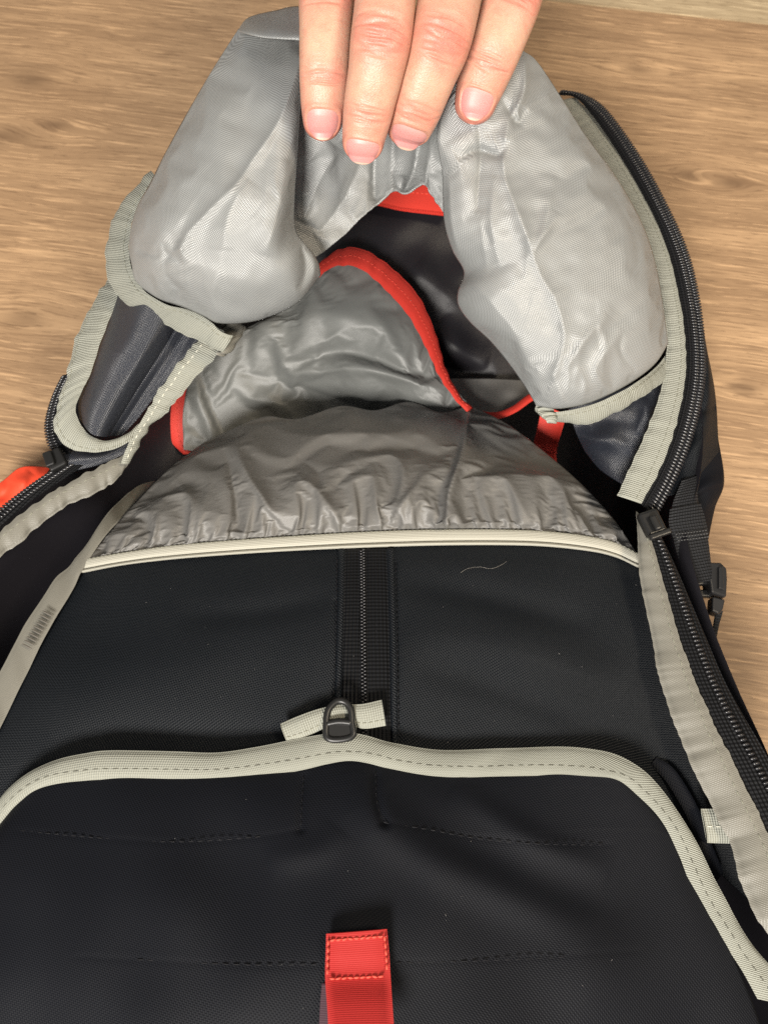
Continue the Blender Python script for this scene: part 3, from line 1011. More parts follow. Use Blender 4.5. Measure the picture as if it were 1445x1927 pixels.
# --- dark side cloth under the right lobe
inR = Patch(top=[(1070, 770, 96), (1150, 740, 100), (1255, 690, 108)], bottom=[(1100, 850, 84), (1130, 885, 92), (1175, 915, 104)], left=[(1070, 770, 96), (1082, 812, 90), (1100, 850, 84)],
            right=[(1255, 690, 108), (1240, 760, 110), (1210, 840, 109), (1175, 915, 104)], n=90, m=90, bulge=lambda s, t: 6 * np.sin(math.pi * s) * np.sin(math.pi * t),
            creases=[([(1095, 840), (1140, 828), (1190, 850)], 16, 2.5), ([(1190, 740), (1215, 770), (1205, 820)], 14, 2.0), ([(1110, 800), (1160, 790), (1200, 800)], 14, -1.5)], noise=[(60, 0.3, 41)])
inR.into(a := Acc())
a.build('side_gusset', M_COAT, pack, solid=0.7)

# --- left side: rolled black gusset between two bindings
gus = Patch(top=[(222, 545, 124), (265, 560, 130), (320, 590, 130), (385, 625, 124)], bottom=[(150, 788, 110), (172, 816, 112), (200, 822, 111), (232, 818, 106)],
            left=[(222, 545, 124), (200, 605, 122), (178, 665, 119), (158, 722, 115), (148, 760, 112), (150, 788, 110)], right=[(385, 625, 124), (345, 680, 120), (300, 735, 114), (262, 785, 109), (232, 818, 106)],
            n=140, m=110, bulge=lambda s, t: 13 * np.clip(1 - np.abs(2 * np.clip(s / 0.72, 0, 1) - 1) ** 2, 0, 1) ** 0.7 * (1 - 0.25 * t) - 2.5 * ss(s, 0.72, 0.85) * ss(1 - s, 0, 0.12),
            creases=[([(255, 560), (235, 610), (215, 660)], 12, -0.8), ([(310, 600), (275, 660), (230, 730)], 10, 0.8)], noise=[(90, 0.3, 51)])
gus.into(a := Acc())
a.build('side_gusset', M_COAT, pack, solid=0.7, label='rolled shiny black gusset below the left lobe')
binding('gusset_binding',
        Z([(222, 505), (202, 528), (180, 560), (158, 605), (138, 650), (128, 700), (114, 745), (102, 790), (108, 822), (132, 844), (172, 851), (212, 846), (248, 828), (268, 806)], (120, 121, 121, 119, 116, 114, 112)),
        Z([(248, 520), (230, 550), (207, 600), (188, 650), (172, 700), (154, 738), (143, 768), (153, 800), (178, 824), (206, 829), (240, 816), (262, 797)], (128, 127, 125, 121, 118, 115, 113)),
        240, pucker=[(11, 0.6, 0.1, 'a'), (6, 0.2, 1.4)], stitch=0.22, st_kw=dict(pitch=2.8, length=2.0), thick=1.5, scal=0.15)
binding('gusset_binding',
        Z([(395, 610), (372, 640), (350, 666), (330, 692), (311, 718), (291, 748), (270, 786), (250, 816), (236, 850), (228, 872)], (126, 124, 121, 117, 113, 110)),
        Z([(430, 628), (416, 652), (398, 682), (374, 702), (354, 730), (334, 752), (309, 781), (282, 803), (264, 834), (244, 872)], (124, 122, 118, 114, 110, 107)),
        200, pucker=[(10, 0.5, 0.9, 'b'), (6, 0.2, 0.2)], stitch=0.3, thread=M_THREADP, st_kw=dict(pitch=3.0, length=1.9, r=0.26), thick=1.5, scal=0.45)
zipper('zipper', Z([(150, 690), (125, 735), (110, 790), (112, 826), (132, 850), (150, 862)], (113, 112, 110, 109, 108)),
       Z([(118, 712), (100, 752), (88, 800), (94, 838), (104, 856), (112, 872)], (111, 110, 108, 107, 106)), 120, (0.84, 0.42), pitch=1.35, size=(0.55, 1.5, 0.7))
tpl = Patch(top=[(104, 850, 107), (150, 848, 108), (200, 848, 108), (262, 820, 108)], bottom=[(110, 892, 105), (150, 884, 107), (190, 874, 107), (240, 852, 107)],
            left=[(104, 850, 107), (110, 892, 105)], right=[(262, 820, 108), (240, 852, 107)], n=30, m=60, bulge=lambda s, t: 4 * np.sin(math.pi * t) * np.clip(1 - s, 0, 1) ** 0.5)
tpl.into(a := Acc())
a.build('zipper_garage', M_COAT, pack, solid=0.8)
zipper('zipper', Z([(110, 880), (62, 912), (0, 960), (-80, 1025)], (109, 109, 110, 111)), Z([(170, 868), (130, 895), (60, 942), (0, 992), (-70, 1050)], (109, 110, 111, 112)), 140, (0.14, 0.52), pitch=1.5, size=(0.6, 1.5, 0.75))
c, t, s_, n_ = frame_at(106, 866, 111, 10, 20)
sl = box_bevel(c, t * 0.0045, s_ * 0.0038, n_ * 0.0020, 1.1, 'zipper_slider', M_METAL, pack)
c2, t2, s2, n2 = frame_at(94, 865, 113, 6, 18)
box_bevel(c2, t2 * 0.0034, s2 * 0.0019, n2 * 0.0018, 0.7, 'pull_ring', M_METAL, sl)
binding('zipper_binding', Z([(248, 850), (200, 872), (160, 893), (110, 920), (50, 960), (0, 1000), (-80, 1065)], (106, 109, 111, 113)),
        Z([(236, 884), (205, 915), (165, 936), (125, 953), (80, 985), (40, 1020), (0, 1048), (-70, 1105)], (103, 106, 108, 110)), 200, mat=M_SATIN, stitch=0.3, thread=M_THREAD,
        pucker=[(12, 0.9, 1.0, 'b'), (6, 0.35, 0, 'b')], st_kw=dict(pitch=3.2, length=2.2), scal=0.5, thick=1.6, crown=0.9)
# red pouch beside the pack on the left
rp = Patch(top=[(-40, 930, 30), (5, 905, 34), (38, 880, 36), (75, 878, 34), (110, 884, 30)], bottom=[(-60, 1010, 30), (0, 975, 34), (60, 940, 34), (115, 900, 30)], left=[(-40, 930, 30), (-60, 1010, 30)], right=[(110, 884, 30), (115, 900, 30)],
           n=50, m=60, bulge=lambda s, t: 3 * np.sin(math.pi * t) * np.sin(math.pi * s) ** 0.5, creases=[([(20, 905), (10, 930), (-10, 940)], 8, -2), ([(60, 890), (40, 915)], 10, 1.5)], noise=[(30, 0.4, 55)])
rp.into(a := Acc())
a.build('red_side_pocket', plain('red_nylon', (0.85, 0.075, 0.03), 0.65, 0.3), pack, solid=1.0, label='bright red pocket cloth at the left side of the pack')

# --- inside: grey pouch with red binding, tabs, red zip at the back
pouch = Patch(top=[(604, 496, 74), (645, 482, 78), (690, 490, 78), (735, 525, 76), (780, 580, 74), (810, 640, 72), (835, 700, 70), (885, 768, 68)],
              bottom=[(346, 850, 30), (450, 860, 30), (650, 870, 32), (900, 850, 40)], left=[(604, 496, 74), (545, 575, 68), (450, 625, 60), (370, 690, 50), (346, 765, 40), (346, 850, 30)],
              right=[(885, 768, 68), (895, 810, 54), (900, 850, 40)], n=130, m=130, bulge=lambda s, t: 12 * np.sin(math.pi * s) ** 0.8 * np.sin(math.pi * np.clip(t * 1.5, 0, 1)) ** 0.8 - 10 * np.sin(math.pi * s) * ss(t, 0.5, 0.9),
              creases=[([(530, 640), (525, 680), (560, 705), (680, 700), (840, 735)], 12, 4.0, 22), ([(540, 690), (640, 668), (760, 700), (850, 730)], 12, -3.0, 18), ([(480, 620), (520, 560), (600, 540)], 20, 2.5),
                       ([(560, 600), (680, 600), (800, 640)], 24, 2.5), ([(360, 700), (380, 760), (410, 830)], 16, 3, 10), ([(430, 720), (520, 760), (700, 770)], 22, 3.0), ([(700, 560), (760, 640), (800, 720)], 16, -2), ([(600, 780), (700, 800), (860, 790)], 14, 3)] + tension(12, (640, 660), 200, 22, 0, 40, 1.3, -20, 60),
              noise=[(110, 0.5, 61)])
pouch.settle(lambda s, t: 0.03 + 0 * s, step=2, frames=20, bend=0.05, up=2)
pouch.into(a := Acc())
a.build('inner_pouch', M_POUCH, pack, solid=0.5, label='grey inner pouch with a red bound edge')
binding('pouch_binding', Z([(590, 506), (612, 486), (645, 468), (685, 470), (732, 500), (782, 550), (815, 615), (838, 690), (865, 745), (890, 768)], (80, 82, 80, 78, 75, 73)),
        Z([(600, 522), (620, 506), (650, 500), (682, 508), (720, 540), (765, 590), (797, 645), (825, 705), (856, 752), (880, 776)], (84, 86, 84, 81, 78, 75)), 140, mat=M_RED, stitch=0.55, thread=M_THREADR, pucker=[(9, 0.5)], thick=1.2, crown=0.5, st_kw=dict(pitch=2.4, length=1.6, r=0.2))
bb = Patch(top=[(835, 712, 52), (920, 712, 52), (1000, 716, 52)], bottom=[(870, 772, 60), (930, 778, 60), (1005, 745, 60)], left=[(835, 712, 52), (870, 772, 60)], right=[(1000, 716, 52), (1005, 745, 60)], n=30, m=40, noise=[(40, 0.6, 66)])
bb.into(a := Acc())
a.build('inner_divider', M_POCKET, pack, solid=0.5)
binding('pouch_binding', Z([(872, 764), (905, 774), (935, 776), (965, 764), (995, 742), (1020, 735)], (66, 66, 66)), Z([(876, 776), (905, 786), (940, 788), (972, 775), (1002, 754), (1022, 748)], (69, 69, 69)), 60, mat=M_RED, thick=1.4)
binding('red_tab', Z([(1020, 760), (1012, 800), (1003, 842), (1010, 880)], (70, 62, 50, 40)), Z([(1066, 780), (1060, 800), (1047, 850), (1050, 890)], (70, 62, 50, 40)), 60, mat=M_RED, stitch=0.5, thread=M_THREADR, crown=1.0)
binding('red_tab', Z([(316, 745), (312, 790), (318, 825), (345, 855)], (34, 30, 26, 24)), Z([(356, 725), (358, 775), (358, 825), (360, 855)], (36, 32, 27, 24)), 60, mat=M_RED, stitch=0.5, thread=M_THREADR, crown=1.0)
binding('red_tab', Z([(300, 780), (268, 820), (248, 872)], (30, 26, 24)), Z([(322, 790), (308, 830), (292, 862)], (28, 25, 24)), 50, mat=M_RED, crown=1.0)
binding('red_tab', Z([(1005, 858), (1060, 890), (1110, 935)], (44, 44, 44)), Z([(1000, 868), (1050, 905), (1100, 950)], (42, 42, 42)), 50, mat=M_RED, crown=0.5)
ztop, zinf = binding('inner_zip', Z([(640, 330), (720, 345), (790, 340), (870, 350)], (76, 76, 76)), Z([(640, 372), (715, 388), (762, 398), (850, 408)], (80, 80, 80)), 80, mat=M_RED, stitch=0.45, thread=M_THREADR, st_kw=dict(pitch=2.4, length=1.5, r=0.3), label='red zip strip at the back of the compartment')
tz = Acc()
pth, nr, sd = on_ribbon(zinf, 0.97)
teeth_row(pth + nr * 0.0005, nr, sd, tz, 0.9, 0.35, 1.2, 0.5)
tz.build('zipper_teeth', M_RED, ztop, kind='stuff')
back = Patch(top=[(560, 360, 70), (720, 380, 74), (880, 400, 70)], bottom=[(560, 720, 40), (740, 740, 42), (1010, 735, 42)], left=[(560, 360, 70), (540, 540, 55), (560, 720, 40)], right=[(880, 400, 70), (950, 560, 55), (1010, 735, 42)],
             n=100, m=90, bulge=lambda s, t: 6 * np.sin(math.pi * t) * np.sin(math.pi * s), creases=[([(820, 610), (870, 660), (920, 680)], 20, 4.5, 28), ([(800, 680), (860, 700), (930, 705)], 14, -3), ([(780, 500), (850, 560), (900, 580)], 22, 3)], noise=[(90, 0.8, 71)])
back.into(a := Acc())
a.build('back_lining', M_INNER, pack, solid=0.5)

# --- gathered pocket and its elastic hem
HEM_T = [(160, 1052), (230, 1040), (320, 1027), (430, 1017), (560, 1008), (700, 1000), (850, 996), (1000, 998), (1100, 1008), (1160, 1022), (1200, 1042)]
HEM_M = [(158, 1064), (230, 1052), (320, 1041), (430, 1032), (560, 1024), (700, 1017), (850, 1013), (1000, 1015), (1100, 1024), (1158, 1037), (1200, 1056)]
HEM_B = [(156, 1078), (230, 1064), (320, 1053), (430, 1044), (560, 1036), (700, 1030), (850, 1026), (1000, 1027), (1100, 1036), (1156, 1048), (1200, 1068)]
HEM_M = [(b[0], a[1] + 0.7 * (b[1] - a[1])) for a, b in zip(HEM_T, HEM_B)]
hz = (97, 101, 104, 106, 107, 107, 107, 106, 105, 104, 103)
cr = []
r2 = random.Random(5)
for i in range(34):
    u0 = 195 + i * 29.5 + r2.uniform(-9, 9)
    v0 = float(np.interp(u0, [p[0] for p in HEM_T], [p[1] for p in HEM_T]))
    ln = r2.uniform(50, 150)
    lean = (u0 - 680) * -0.10 + r2.uniform(-22, 16)
    cr.append(([(u0, v0 + 2), (u0 + lean * 0.35, v0 - ln * 0.4), (u0 + lean, v0 - ln)], r2.uniform(6, 10), r2.uniform(1.2, 2.6), r2.uniform(9, 16), 'start'))
cr += [([(885, 770), (868, 860), (846, 930), (842, 998)], 10, 6.0, 26, 'all'), ([(440, 830), (462, 890), (500, 950), (540, 1000)], 9, 3.5, 22), ([(425, 850), (440, 930), (445, 1000)], 8, -2.5, 14),
       ([(560, 830), (700, 820), (830, 850)], 26, 2.5), ([(560, 900), (610, 940), (640, 990)], 18, 3.0, 12), ([(690, 870), (740, 860), (760, 900), (740, 960)], 16, 2.4), ([(800, 900), (760, 950), (735, 990)], 14, 2.5),
       ([(930, 880), (970, 930), (1000, 990)], 14, 3, 20), ([(1000, 870), (1060, 930), (1090, 1000)], 14, 2.6, 20), ([(330, 900), (360, 950), (350, 1010)], 16, 2.4), ([(270, 960), (290, 985), (285, 1020)], 12, 2), ([(560, 860), (600, 900), (590, 940)], 20, -2.5)]
gath = Patch(top=[(385, 832, 70), (436, 808, 70), (500, 784, 68), (560, 788, 70), (640, 764, 66), (705, 772, 68), (770, 756, 66), (830, 776, 69), (885, 762, 70)], bottom=Z(HEM_T, hz),
             left=[(385, 832, 70), (320, 880, 78), (255, 945, 85), (205, 1003, 92), (160, 1052, 97)], right=[(885, 762, 70), (960, 800, 76), (1040, 862, 82), (1110, 925, 90), (1162, 985, 97), (1200, 1042, 103)],
             n=200, m=320, bulge=lambda s, t: 15 * np.sin(math.pi * np.clip(t, 0, 1) ** 1.15) ** 0.8 * np.sin(math.pi * s) ** 0.5, creases=cr + tension(9, (560, 900), 260, 14, 0, 20, 1.6, 40, 140) + tension(10, (860, 880), 200, 10, 0, 20, 1.6, 30, 150), noise=[(110, 0.7, 81)], sharp=True)
gath.settle(lambda s, t: 0.012 + 0.15 * ss(t, 0.55, 1), frames=26, bend=1.6, up=2)
gath.into(a := Acc())
gpk = a.build('gathered_pocket', M_POCKET, pack, solid=0.5, label='thin grey pocket gathered along its elastic hem')
he, hinf = binding('elastic_hem', Z(HEM_T, [k + 1 for k in hz]), Z(HEM_M, [k + 1.4 for k in hz]), 240, mat=M_PIPE, thick=1.3, crown=0.2, stitch=0.12, thread=M_THREAD, st_kw=dict(pitch=1.9, length=1.1, r=0.16))
binding('elastic_hem', Z([(u, v + 1) for u, v in HEM_M], [k + 1.0 for k in hz]), Z(HEM_B, [k + 0.4 for k in hz]), 240, mat=M_PIPE, thick=1.6, crown=0.9, label='rounded pale piping along the pocket hem')

# --- black front panel with its zip
panel = Patch(top=Z([(u, v - 4) for u, v in HEM_B], [k - 1.5 for k in hz]),
              bottom=[(-80, 1530, 108), (100, 1490, 112), (400, 1480, 116), (700, 1470, 118), (1050, 1480, 116), (1250, 1560, 112), (1440, 1720, 108)],
              left=[(156, 1074, 95.5), (127, 1127, 98), (75, 1221, 101), (35, 1300, 104), (-10, 1390, 106), (-80, 1530, 108)],
              right=[(1200, 1064, 101.5), (1222, 1150, 104), (1245, 1260, 106), (1275, 1340, 107), (1320, 1430, 107), (1370, 1560, 107), (1440, 1720, 108)],
              n=150, m=180, bulge=lambda s, t: 5 * np.sin(math.pi * s) ** 0.7 * np.sin(math.pi * t) ** 0.8,
              creases=[([(740, 1090), (900, 1120), (1120, 1180)], 26, -1.6, 34), ([(760, 1180), (950, 1215), (1180, 1290)], 36, 1.4, 46), ([(640, 1120), (500, 1150), (330, 1160)], 24, -1.0), ([(640, 1130), (638, 1250), (632, 1400)], 7, -1.3, 7, 'all'),
                       ([(738, 1060), (738, 1250), (742, 1420)], 7, -1.2, 7, 'all'), ([(780, 1250), (950, 1300), (1150, 1380)], 30, -1.2), ([(100, 1400), (300, 1390), (560, 1380)], 30, -1.5)], noise=[(200, 0.5, 91)])
panel.into(a := Acc())
a.build('front_panel', M_BLK, pack, solid=1.0)


def onz(patch, pts, dz):
    return [(u, v, patch.z(u, v) + dz) for u, v in pts]


ZV_l = [(648, 1034), (646, 1120), (642, 1220), (638, 1320), (634, 1420)]
ZV_c = [(682, 1033), (683, 1120), (684, 1220), (685, 1320), (686, 1420)]
ZV_r = [(728, 1033), (731, 1120), (734, 1220), (736, 1320), (738, 1420)]
a = Acc()
ribbon(onz(panel, ZV_l, 0.7), onz(panel, [(u - 4, v) for u, v in ZV_c], 0.7), 120, a, thick=0.8, crown=0.1)
ribbon(onz(panel, [(u + 4, v) for u, v in ZV_c], 0.9), onz(panel, ZV_r, 0.9), 120, a, thick=0.8, crown=0.15)
zv = a.build('front_zipper', M_ZTAPE, pack)
q = P(spline(onz(panel, ZV_c, 0.9), 200))
nr = np.tile([0, 0.0, 1.0], (200, 1))
sd = np.tile([1.0, 0, 0], (200, 1))
tz = Acc()
teeth_row(q, nr, sd, tz, 1.35, 0.5, 0.8, 0.9, off=0.5)
teeth_row(q, nr, sd, tz, 1.35, 0.5, 0.8, 0.9, off=-0.5, phase=0.5)
tz.build('zipper_teeth', M_COIL, zv, kind='stuff')
for wa, wb in (([(636, 1034), (634, 1150), (630, 1280), (624, 1420)], [(650, 1034), (648, 1150), (644, 1280), (638, 1420)]), ([(727, 1034), (731, 1150), (734, 1280), (736, 1420)], [(742, 1034), (745, 1150), (748, 1280), (750, 1420)])):
    ribbon(onz(panel, wa, 0.6), onz(panel, wb, 0.6), 100, ww := Acc(), thick=1.6, crown=0.6)
    ww.build('welt', M_BLK, zv)
stt = Acc()
for pts in ([(634, 1050), (633, 1150), (629, 1280), (624, 1400)], [(744, 1050), (746, 1150), (748, 1280), (750, 1400)], [(706, 1040), (708, 1200), (710, 1390)]):
    q = P(spline(onz(panel, pts, 1.0), 120))
    stitches_line(q, np.tile([0, 0, 1.0], (120, 1)), stt, 2.4, 1.8, 0.2, 0.1)
stt.build('stitching', M_THREADB, zv, kind='stuff')

# grosgrain pull tab threaded through the slider
zt = panel.z(650, 1350)
puller, _ = binding('pull_tab', [(528, 1362, zt + 5), (560, 1348, zt + 6), (600, 1334, zt + 6.5), (640, 1326, zt + 6), (680, 1325, zt + 6.5), (718, 1317, zt + 6)],
                    [(541, 1397, zt + 4.5), (575, 1387, zt + 5), (612, 1370, zt + 5.5), (645, 1358, zt + 5), (682, 1371, zt + 5), (726, 1366, zt + 5)], 120, thick=1.8, crown=0.5, stitch=0.76,
                    st_kw=dict(pitch=2.2, length=1.6, r=0.2), pucker=[(14, 0.3)])
ring_pts = [(622, 1330), (636, 1319), (651, 1322), (660, 1336), (662, 1360), (664, 1384), (640, 1392), (616, 1388), (614, 1360), (616, 1342)]


def tube(path, r, acc, seg=10, closed=False):
    n = len(path)
    tan = np.gradient(path, axis=0) if not closed else (np.roll(path, -1, 0) - np.roll(path, 1, 0))
    tan /= np.linalg.norm(tan, axis=1, keepdims=True) + 1e-12
    up = np.array([0, 0, 1.0])
    V = []
    for i in range(n):
        s = np.cross(tan[i], up)
        s /= np.linalg.norm(s) + 1e-9
        w = np.cross(s, tan[i])
        rr = r[i] if hasattr(r, '__len__') else r
        for j in range(seg):
            a_ = 2 * math.pi * j / seg
            V.append(path[i] + (s * math.cos(a_) + w * math.sin(a_)) * rr)
    Fc = []
    for i in range(n if closed else n - 1):
        k = (i + 1) % n
        for j in range(seg):
            Fc.append((i * seg + j, i * seg + (j + 1) % seg, k * seg + (j + 1) % seg, k * seg + j))
    if not closed:
        Fc += [tuple(range(seg))[::-1], tuple(range((n - 1) * seg, n * seg))]
    acc.add(np.array(V), Fc)


a = Acc()
tube(P(spline([(u, v, zt + 8.2) for u, v in ring_pts], 60, closed=True)), 0.00125, a, closed=True)
tube(P(spline([(615, 1362, zt + 8.2), (638, 1358, zt + 8.4), (662, 1360, zt + 8.2)], 12)), 0.0013, a)
sld = a.build('zipper_slider', M_METAL, pack)
c, t, s_, n_ = frame_at(640, 1385, zt + 5.0, 0, 30)
box_bevel(c, t * 0.0055, s_ * 0.0040, n_ * 0.0022, 1.3, 'slider_body', M_METAL, sld)

prism([(619, 1353), (659, 1351), (664, 1388), (614, 1390)], zt + 8.6, zt + 6.0, 0.6, 'puller_plate', M_METAL, sld)

# stray hair on the panel
a = Acc()
tube(P(spline(onz(panel, [(866, 1078), (880, 1070), (902, 1067), (925, 1070), (945, 1062), (953, 1056)], 1.4), 40)), 0.00004, a, 5)
hair = a.build('lint_hair', plain('pale_lint', (0.28, 0.26, 0.23), 0.6))
hair['label'] = 'fine pale lint hair lying on the black panel right of its zip'
hair['category'] = 'hair'

# --- left seam binding of the panel
LB_o = [(302, 902), (262, 914), (224, 944), (196, 975), (165, 1022), (132, 1064), (108, 1085), (88, 1114), (64, 1150), (42, 1184), (16, 1236), (-8, 1280), (-60, 1380)]
LB_i = [(314, 928), (278, 940), (242, 966), (206, 1000), (180, 1035), (160, 1066), (128, 1127), (100, 1172), (74, 1221), (40, 1291), (12, 1348), (-10, 1392), (-60, 1480)]
sb, sb_info = binding('seam_binding', Z(LB_o, (50, 72, 92, 97, 98, 100, 101, 103, 105, 106)), Z(LB_i, (52, 74, 93, 98, 100, 102, 103, 105, 107, 108)), 200, mat=M_SATIN, thick=1.0, crown=0.3, pucker=[(15, 0.3)])
bt = Acc()
for k in range(10):
    w = k / 9
    u0, v0 = 88 - 38 * w, 1152 + 62 * w
    q = P(spline([(u0 - 8, v0 - 3, 104.6 + 1.2 * w), (u0 + 12, v0 + 8, 104.8 + 1.2 * w)], 8))
    blob(q.mean(0), (q[-1] - q[0]) / 2, np.array([0, 0, 0.0003]), np.array([0.0003, 0.0003, 0]), bt, 6, 5)
bt.build('bar_tack', plain('bar_tack_thread', (0.11, 0.10, 0.085), 0.6), sb, kind='stuff')

# --- lower flap: bound edge, cloth, seams
LO = [(-70, 1590), (-20, 1530), (10, 1492), (40, 1464), (72, 1444), (110, 1429), (160, 1418), (210, 1412), (330, 1414), (410, 1416), (480, 1406), (560, 1390), (620, 1380), (655, 1378), (690, 1384), (740, 1398), (830, 1411), (950, 1408), (1050, 1405), (1110, 1409), (1160, 1420), (1205, 1446), (1240, 1480), (1275, 1527), (1310, 1585), (1345, 1655), (1385, 1730), (1420, 1785), (1460, 1830), (1520, 1900)]
LI = [(-50, 1640), (-8, 1576), (10, 1542), (35, 1512), (62, 1490), (100, 1477), (150, 1470), (210, 1467), (330, 1468), (410, 1468), (480, 1462), (555, 1452), (615, 1438), (655, 1432), (690, 1436), (740, 1448), (830, 1462), (950, 1461), (1050, 1459), (1110, 1461), (1155, 1466), (1185, 1485), (1225, 1522), (1252, 1558), (1275, 1605), (1300, 1668), (1345, 1742), (1372, 1790), (1398, 1832), (1425, 1880)]
lz = [112, 114, 116, 118, 119, 120, 121, 122, 123, 123.5, 124, 125, 126, 126, 126, 125, 124, 123, 122, 122, 122, 121.5, 121, 121, 121, 121.5, 122, 122, 122, 122]
LOz = [(p[0], p[1], k) for p, k in zip(LO, lz)]
LIz = [(p[0], p[1], k + 1.5) for p, k in zip(LI, lz)]
binding('lower_flap_binding', LOz, LIz, 420, stitch=0.66, thread=plain('taupe_thread', (0.10, 0.10, 0.08), 0.7), st_kw=dict(pitch=3.6, length=2.3, r=0.2, lift=0.06), thick=1.8, crown=0.7, pucker=[(26, 0.25, 0.4)],
        mat=M_TAPE)
ho = Acc()
lower = Patch(top=[(p[0], p[1] - 6, k + 0.8) for p, k in zip(LI[2:22], lz[2:22])],
              bottom=[(-160, 2150, 122), (300, 2200, 138), (700, 2220, 140), (1100, 2200, 136), (1480, 2150, 122)],
              left=[(10, 1536, 116.8), (-60, 1650, 120), (-130, 1850, 124), (-160, 2150, 122)],
              right=[(1185, 1479, 122.3), (1232, 1530, 122.3), (1262, 1572, 122.2), (1290, 1640, 122.6), (1340, 1732, 123), (1385, 1812, 123), (1440, 1960, 123), (1480, 2150, 122)],
              n=260, m=260, bulge=lambda s, t: 9 * np.sin(math.pi * s) ** 0.8 * np.sin(math.pi * t) ** 0.7,
              creases=[([(660, 1430), (690, 1520), (800, 1610), (960, 1690), (1120, 1760)], 42, 2.2, 40), ([(740, 1470), (840, 1560), (1010, 1650), (1180, 1720)], 34, -1.0), ([(850, 1480), (1000, 1580), (1150, 1640)], 26, 1.5),
                       ([(705, 1440), (708, 1500), (722, 1548)], 8, -1.6, 10, 'all'), ([(572, 1460), (568, 1510), (566, 1560)], 8, -0.8, 8, 'all'), ([(500, 1620), (600, 1600), (640, 1560)], 30, 1.0), ([(566, 1560), (480, 1575), (330, 1584), (180, 1576), (30, 1562)], 5, -0.1, 7, 'all'), ([(718, 1547), (800, 1560), (900, 1578), (1010, 1588), (1150, 1590)], 5, -0.12, 7, 'all'),
                       ([(740, 1812), (900, 1808), (1200, 1790)], 6, -0.08, 8, 'all'), ([(600, 1815), (450, 1815), (150, 1800)], 6, -0.08, 8, 'all')], noise=[(220, 0.7, 95)])
lower.into(a := Acc())
lf = a.build('lower_flap', M_FLAPB, pack, solid=1.0)
stt = Acc()
for pts, pt in (([(571, 1458), (568, 1510), (566, 1558)], 2.6), ([(566, 1560), (480, 1575), (330, 1584), (180, 1576), (30, 1562)], 3.2), ([(706, 1450), (708, 1500), (718, 1545)], 2.6), ([(718, 1547), (800, 1560), (900, 1578), (1010, 1588), (1150, 1590)], 3.2),
                ([(740, 1812), (900, 1808), (1080, 1800)], 3.4), ([(600, 1815), (450, 1815), (250, 1805)], 3.4)):
    q = P(spline(onz(lower, pts, 0.3), 160))
    stitches_line(q, np.tile([0, 0, 1.0], (160, 1)), stt, pt, pt * 0.66, 0.19, 0.06)
stt.build('stitching', M_THREADB, lf, kind='stuff')

# specks of lint on the black cloth
a = Acc()
rl = random.Random(31)
for i in range(34):
    pt = panel if i < 24 else lower
    u, v = (rl.uniform(180, 1200), rl.uniform(1070, 1400)) if i < 24 else (rl.uniform(80, 1180), rl.uniform(1500, 1900))
    c = P((u, v, pt.z(u, v) + (0.9 if i < 24 else 0.5)))
    an = rl.uniform(0, 3.1)
    ln = rl.choice((0.0001, 0.00012, 0.00016, 0.0004))
    t_ = np.array([math.cos(an), math.sin(an), 0.0])
    blob(c, t_ * ln, np.array([0, 0, 0.00005]), np.array([-t_[1], t_[0], 0]) * 0.00006, a, 5, 4)
lint = a.build('lint', plain('lint_specks', (0.22, 0.21, 0.2), 0.7), kind='stuff')
lint['label'] = 'specks of pale lint scattered over the black pack cloth'

# --- red webbing loop at the bottom
rz = lower.z(670, 1800)
loop, linf = binding('red_loop', [(614, 1757, rz + 2.2), (613, 1790, rz + 2.6), (612, 1840, rz + 3.5), (616, 1900, rz + 8), (622, 2000, rz + 14)], [(728, 1748, rz + 2.2), (732, 1790, rz + 2.6), (735, 1840, rz + 3.5), (739, 1900, rz + 8), (746, 2000, rz + 14)], 140, mat=M_REDW, thick=2.2, crown=0.3)
sa_ = Acc()
i1 = 50
for x in (0.04, 0.95):
    pth, nr, sd = on_ribbon(linf, x)
    stitches_line(pth[4:i1] + nr[4:i1] * 0.0012, nr[4:i1], sa_, 1.9, 1.7, 0.4, 0.1)
for i in (7, i1):
    q = np.stack([linf['a'][i] + linf['ac'][i] * x + linf['nor'][i] * 0.0014 for x in np.linspace(0.04, 0.96, 24)])
    stitches_line(q, np.tile(linf['nor'][i], (24, 1)), sa_, 1.8, 1.7, 0.42, 0.1, jit=0.3)
sa_.build('stitching', M_THREADR, loop, kind='stuff')
# strip under the loop; shade of the gap painted into its dark colour
binding('red_loop', [(606, 1850, rz + 1.2), (602, 1900, rz + 1.6), (598, 2000, rz + 2)], [(720, 1850, rz + 1.2), (722, 1900, rz + 1.6), (725, 2000, rz + 2)], 40, mat=fabric('shaded_webbing', (0.045, 0.010, 0.020), 0.7, 0.6, 'rib', 0.15), thick=1.4, label='strip under the red loop with the shade of the gap painted into its colour')

# --- small grey tab and dark strap at the right of the lower flap
binding('grey_tab', Z([(1318, 1522), (1345, 1522), (1385, 1522)], (119, 119, 119)), Z([(1330, 1586), (1352, 1587), (1395, 1588)], (118, 118, 118)), 50, mat=M_TAPE, thick=1.4, stitch=0.5, thread=M_THREADP)
binding('black_cord', Z([(1235, 1425), (1270, 1450), (1310, 1515), (1335, 1580), (1360, 1640)], (112, 113, 114, 114, 113)), Z([(1222, 1440), (1252, 1470), (1288, 1530), (1320, 1600), (1345, 1660)], (112, 113, 114, 114, 113)), 80, mat=M_FLAPB, thick=0.8, crown=0.1)

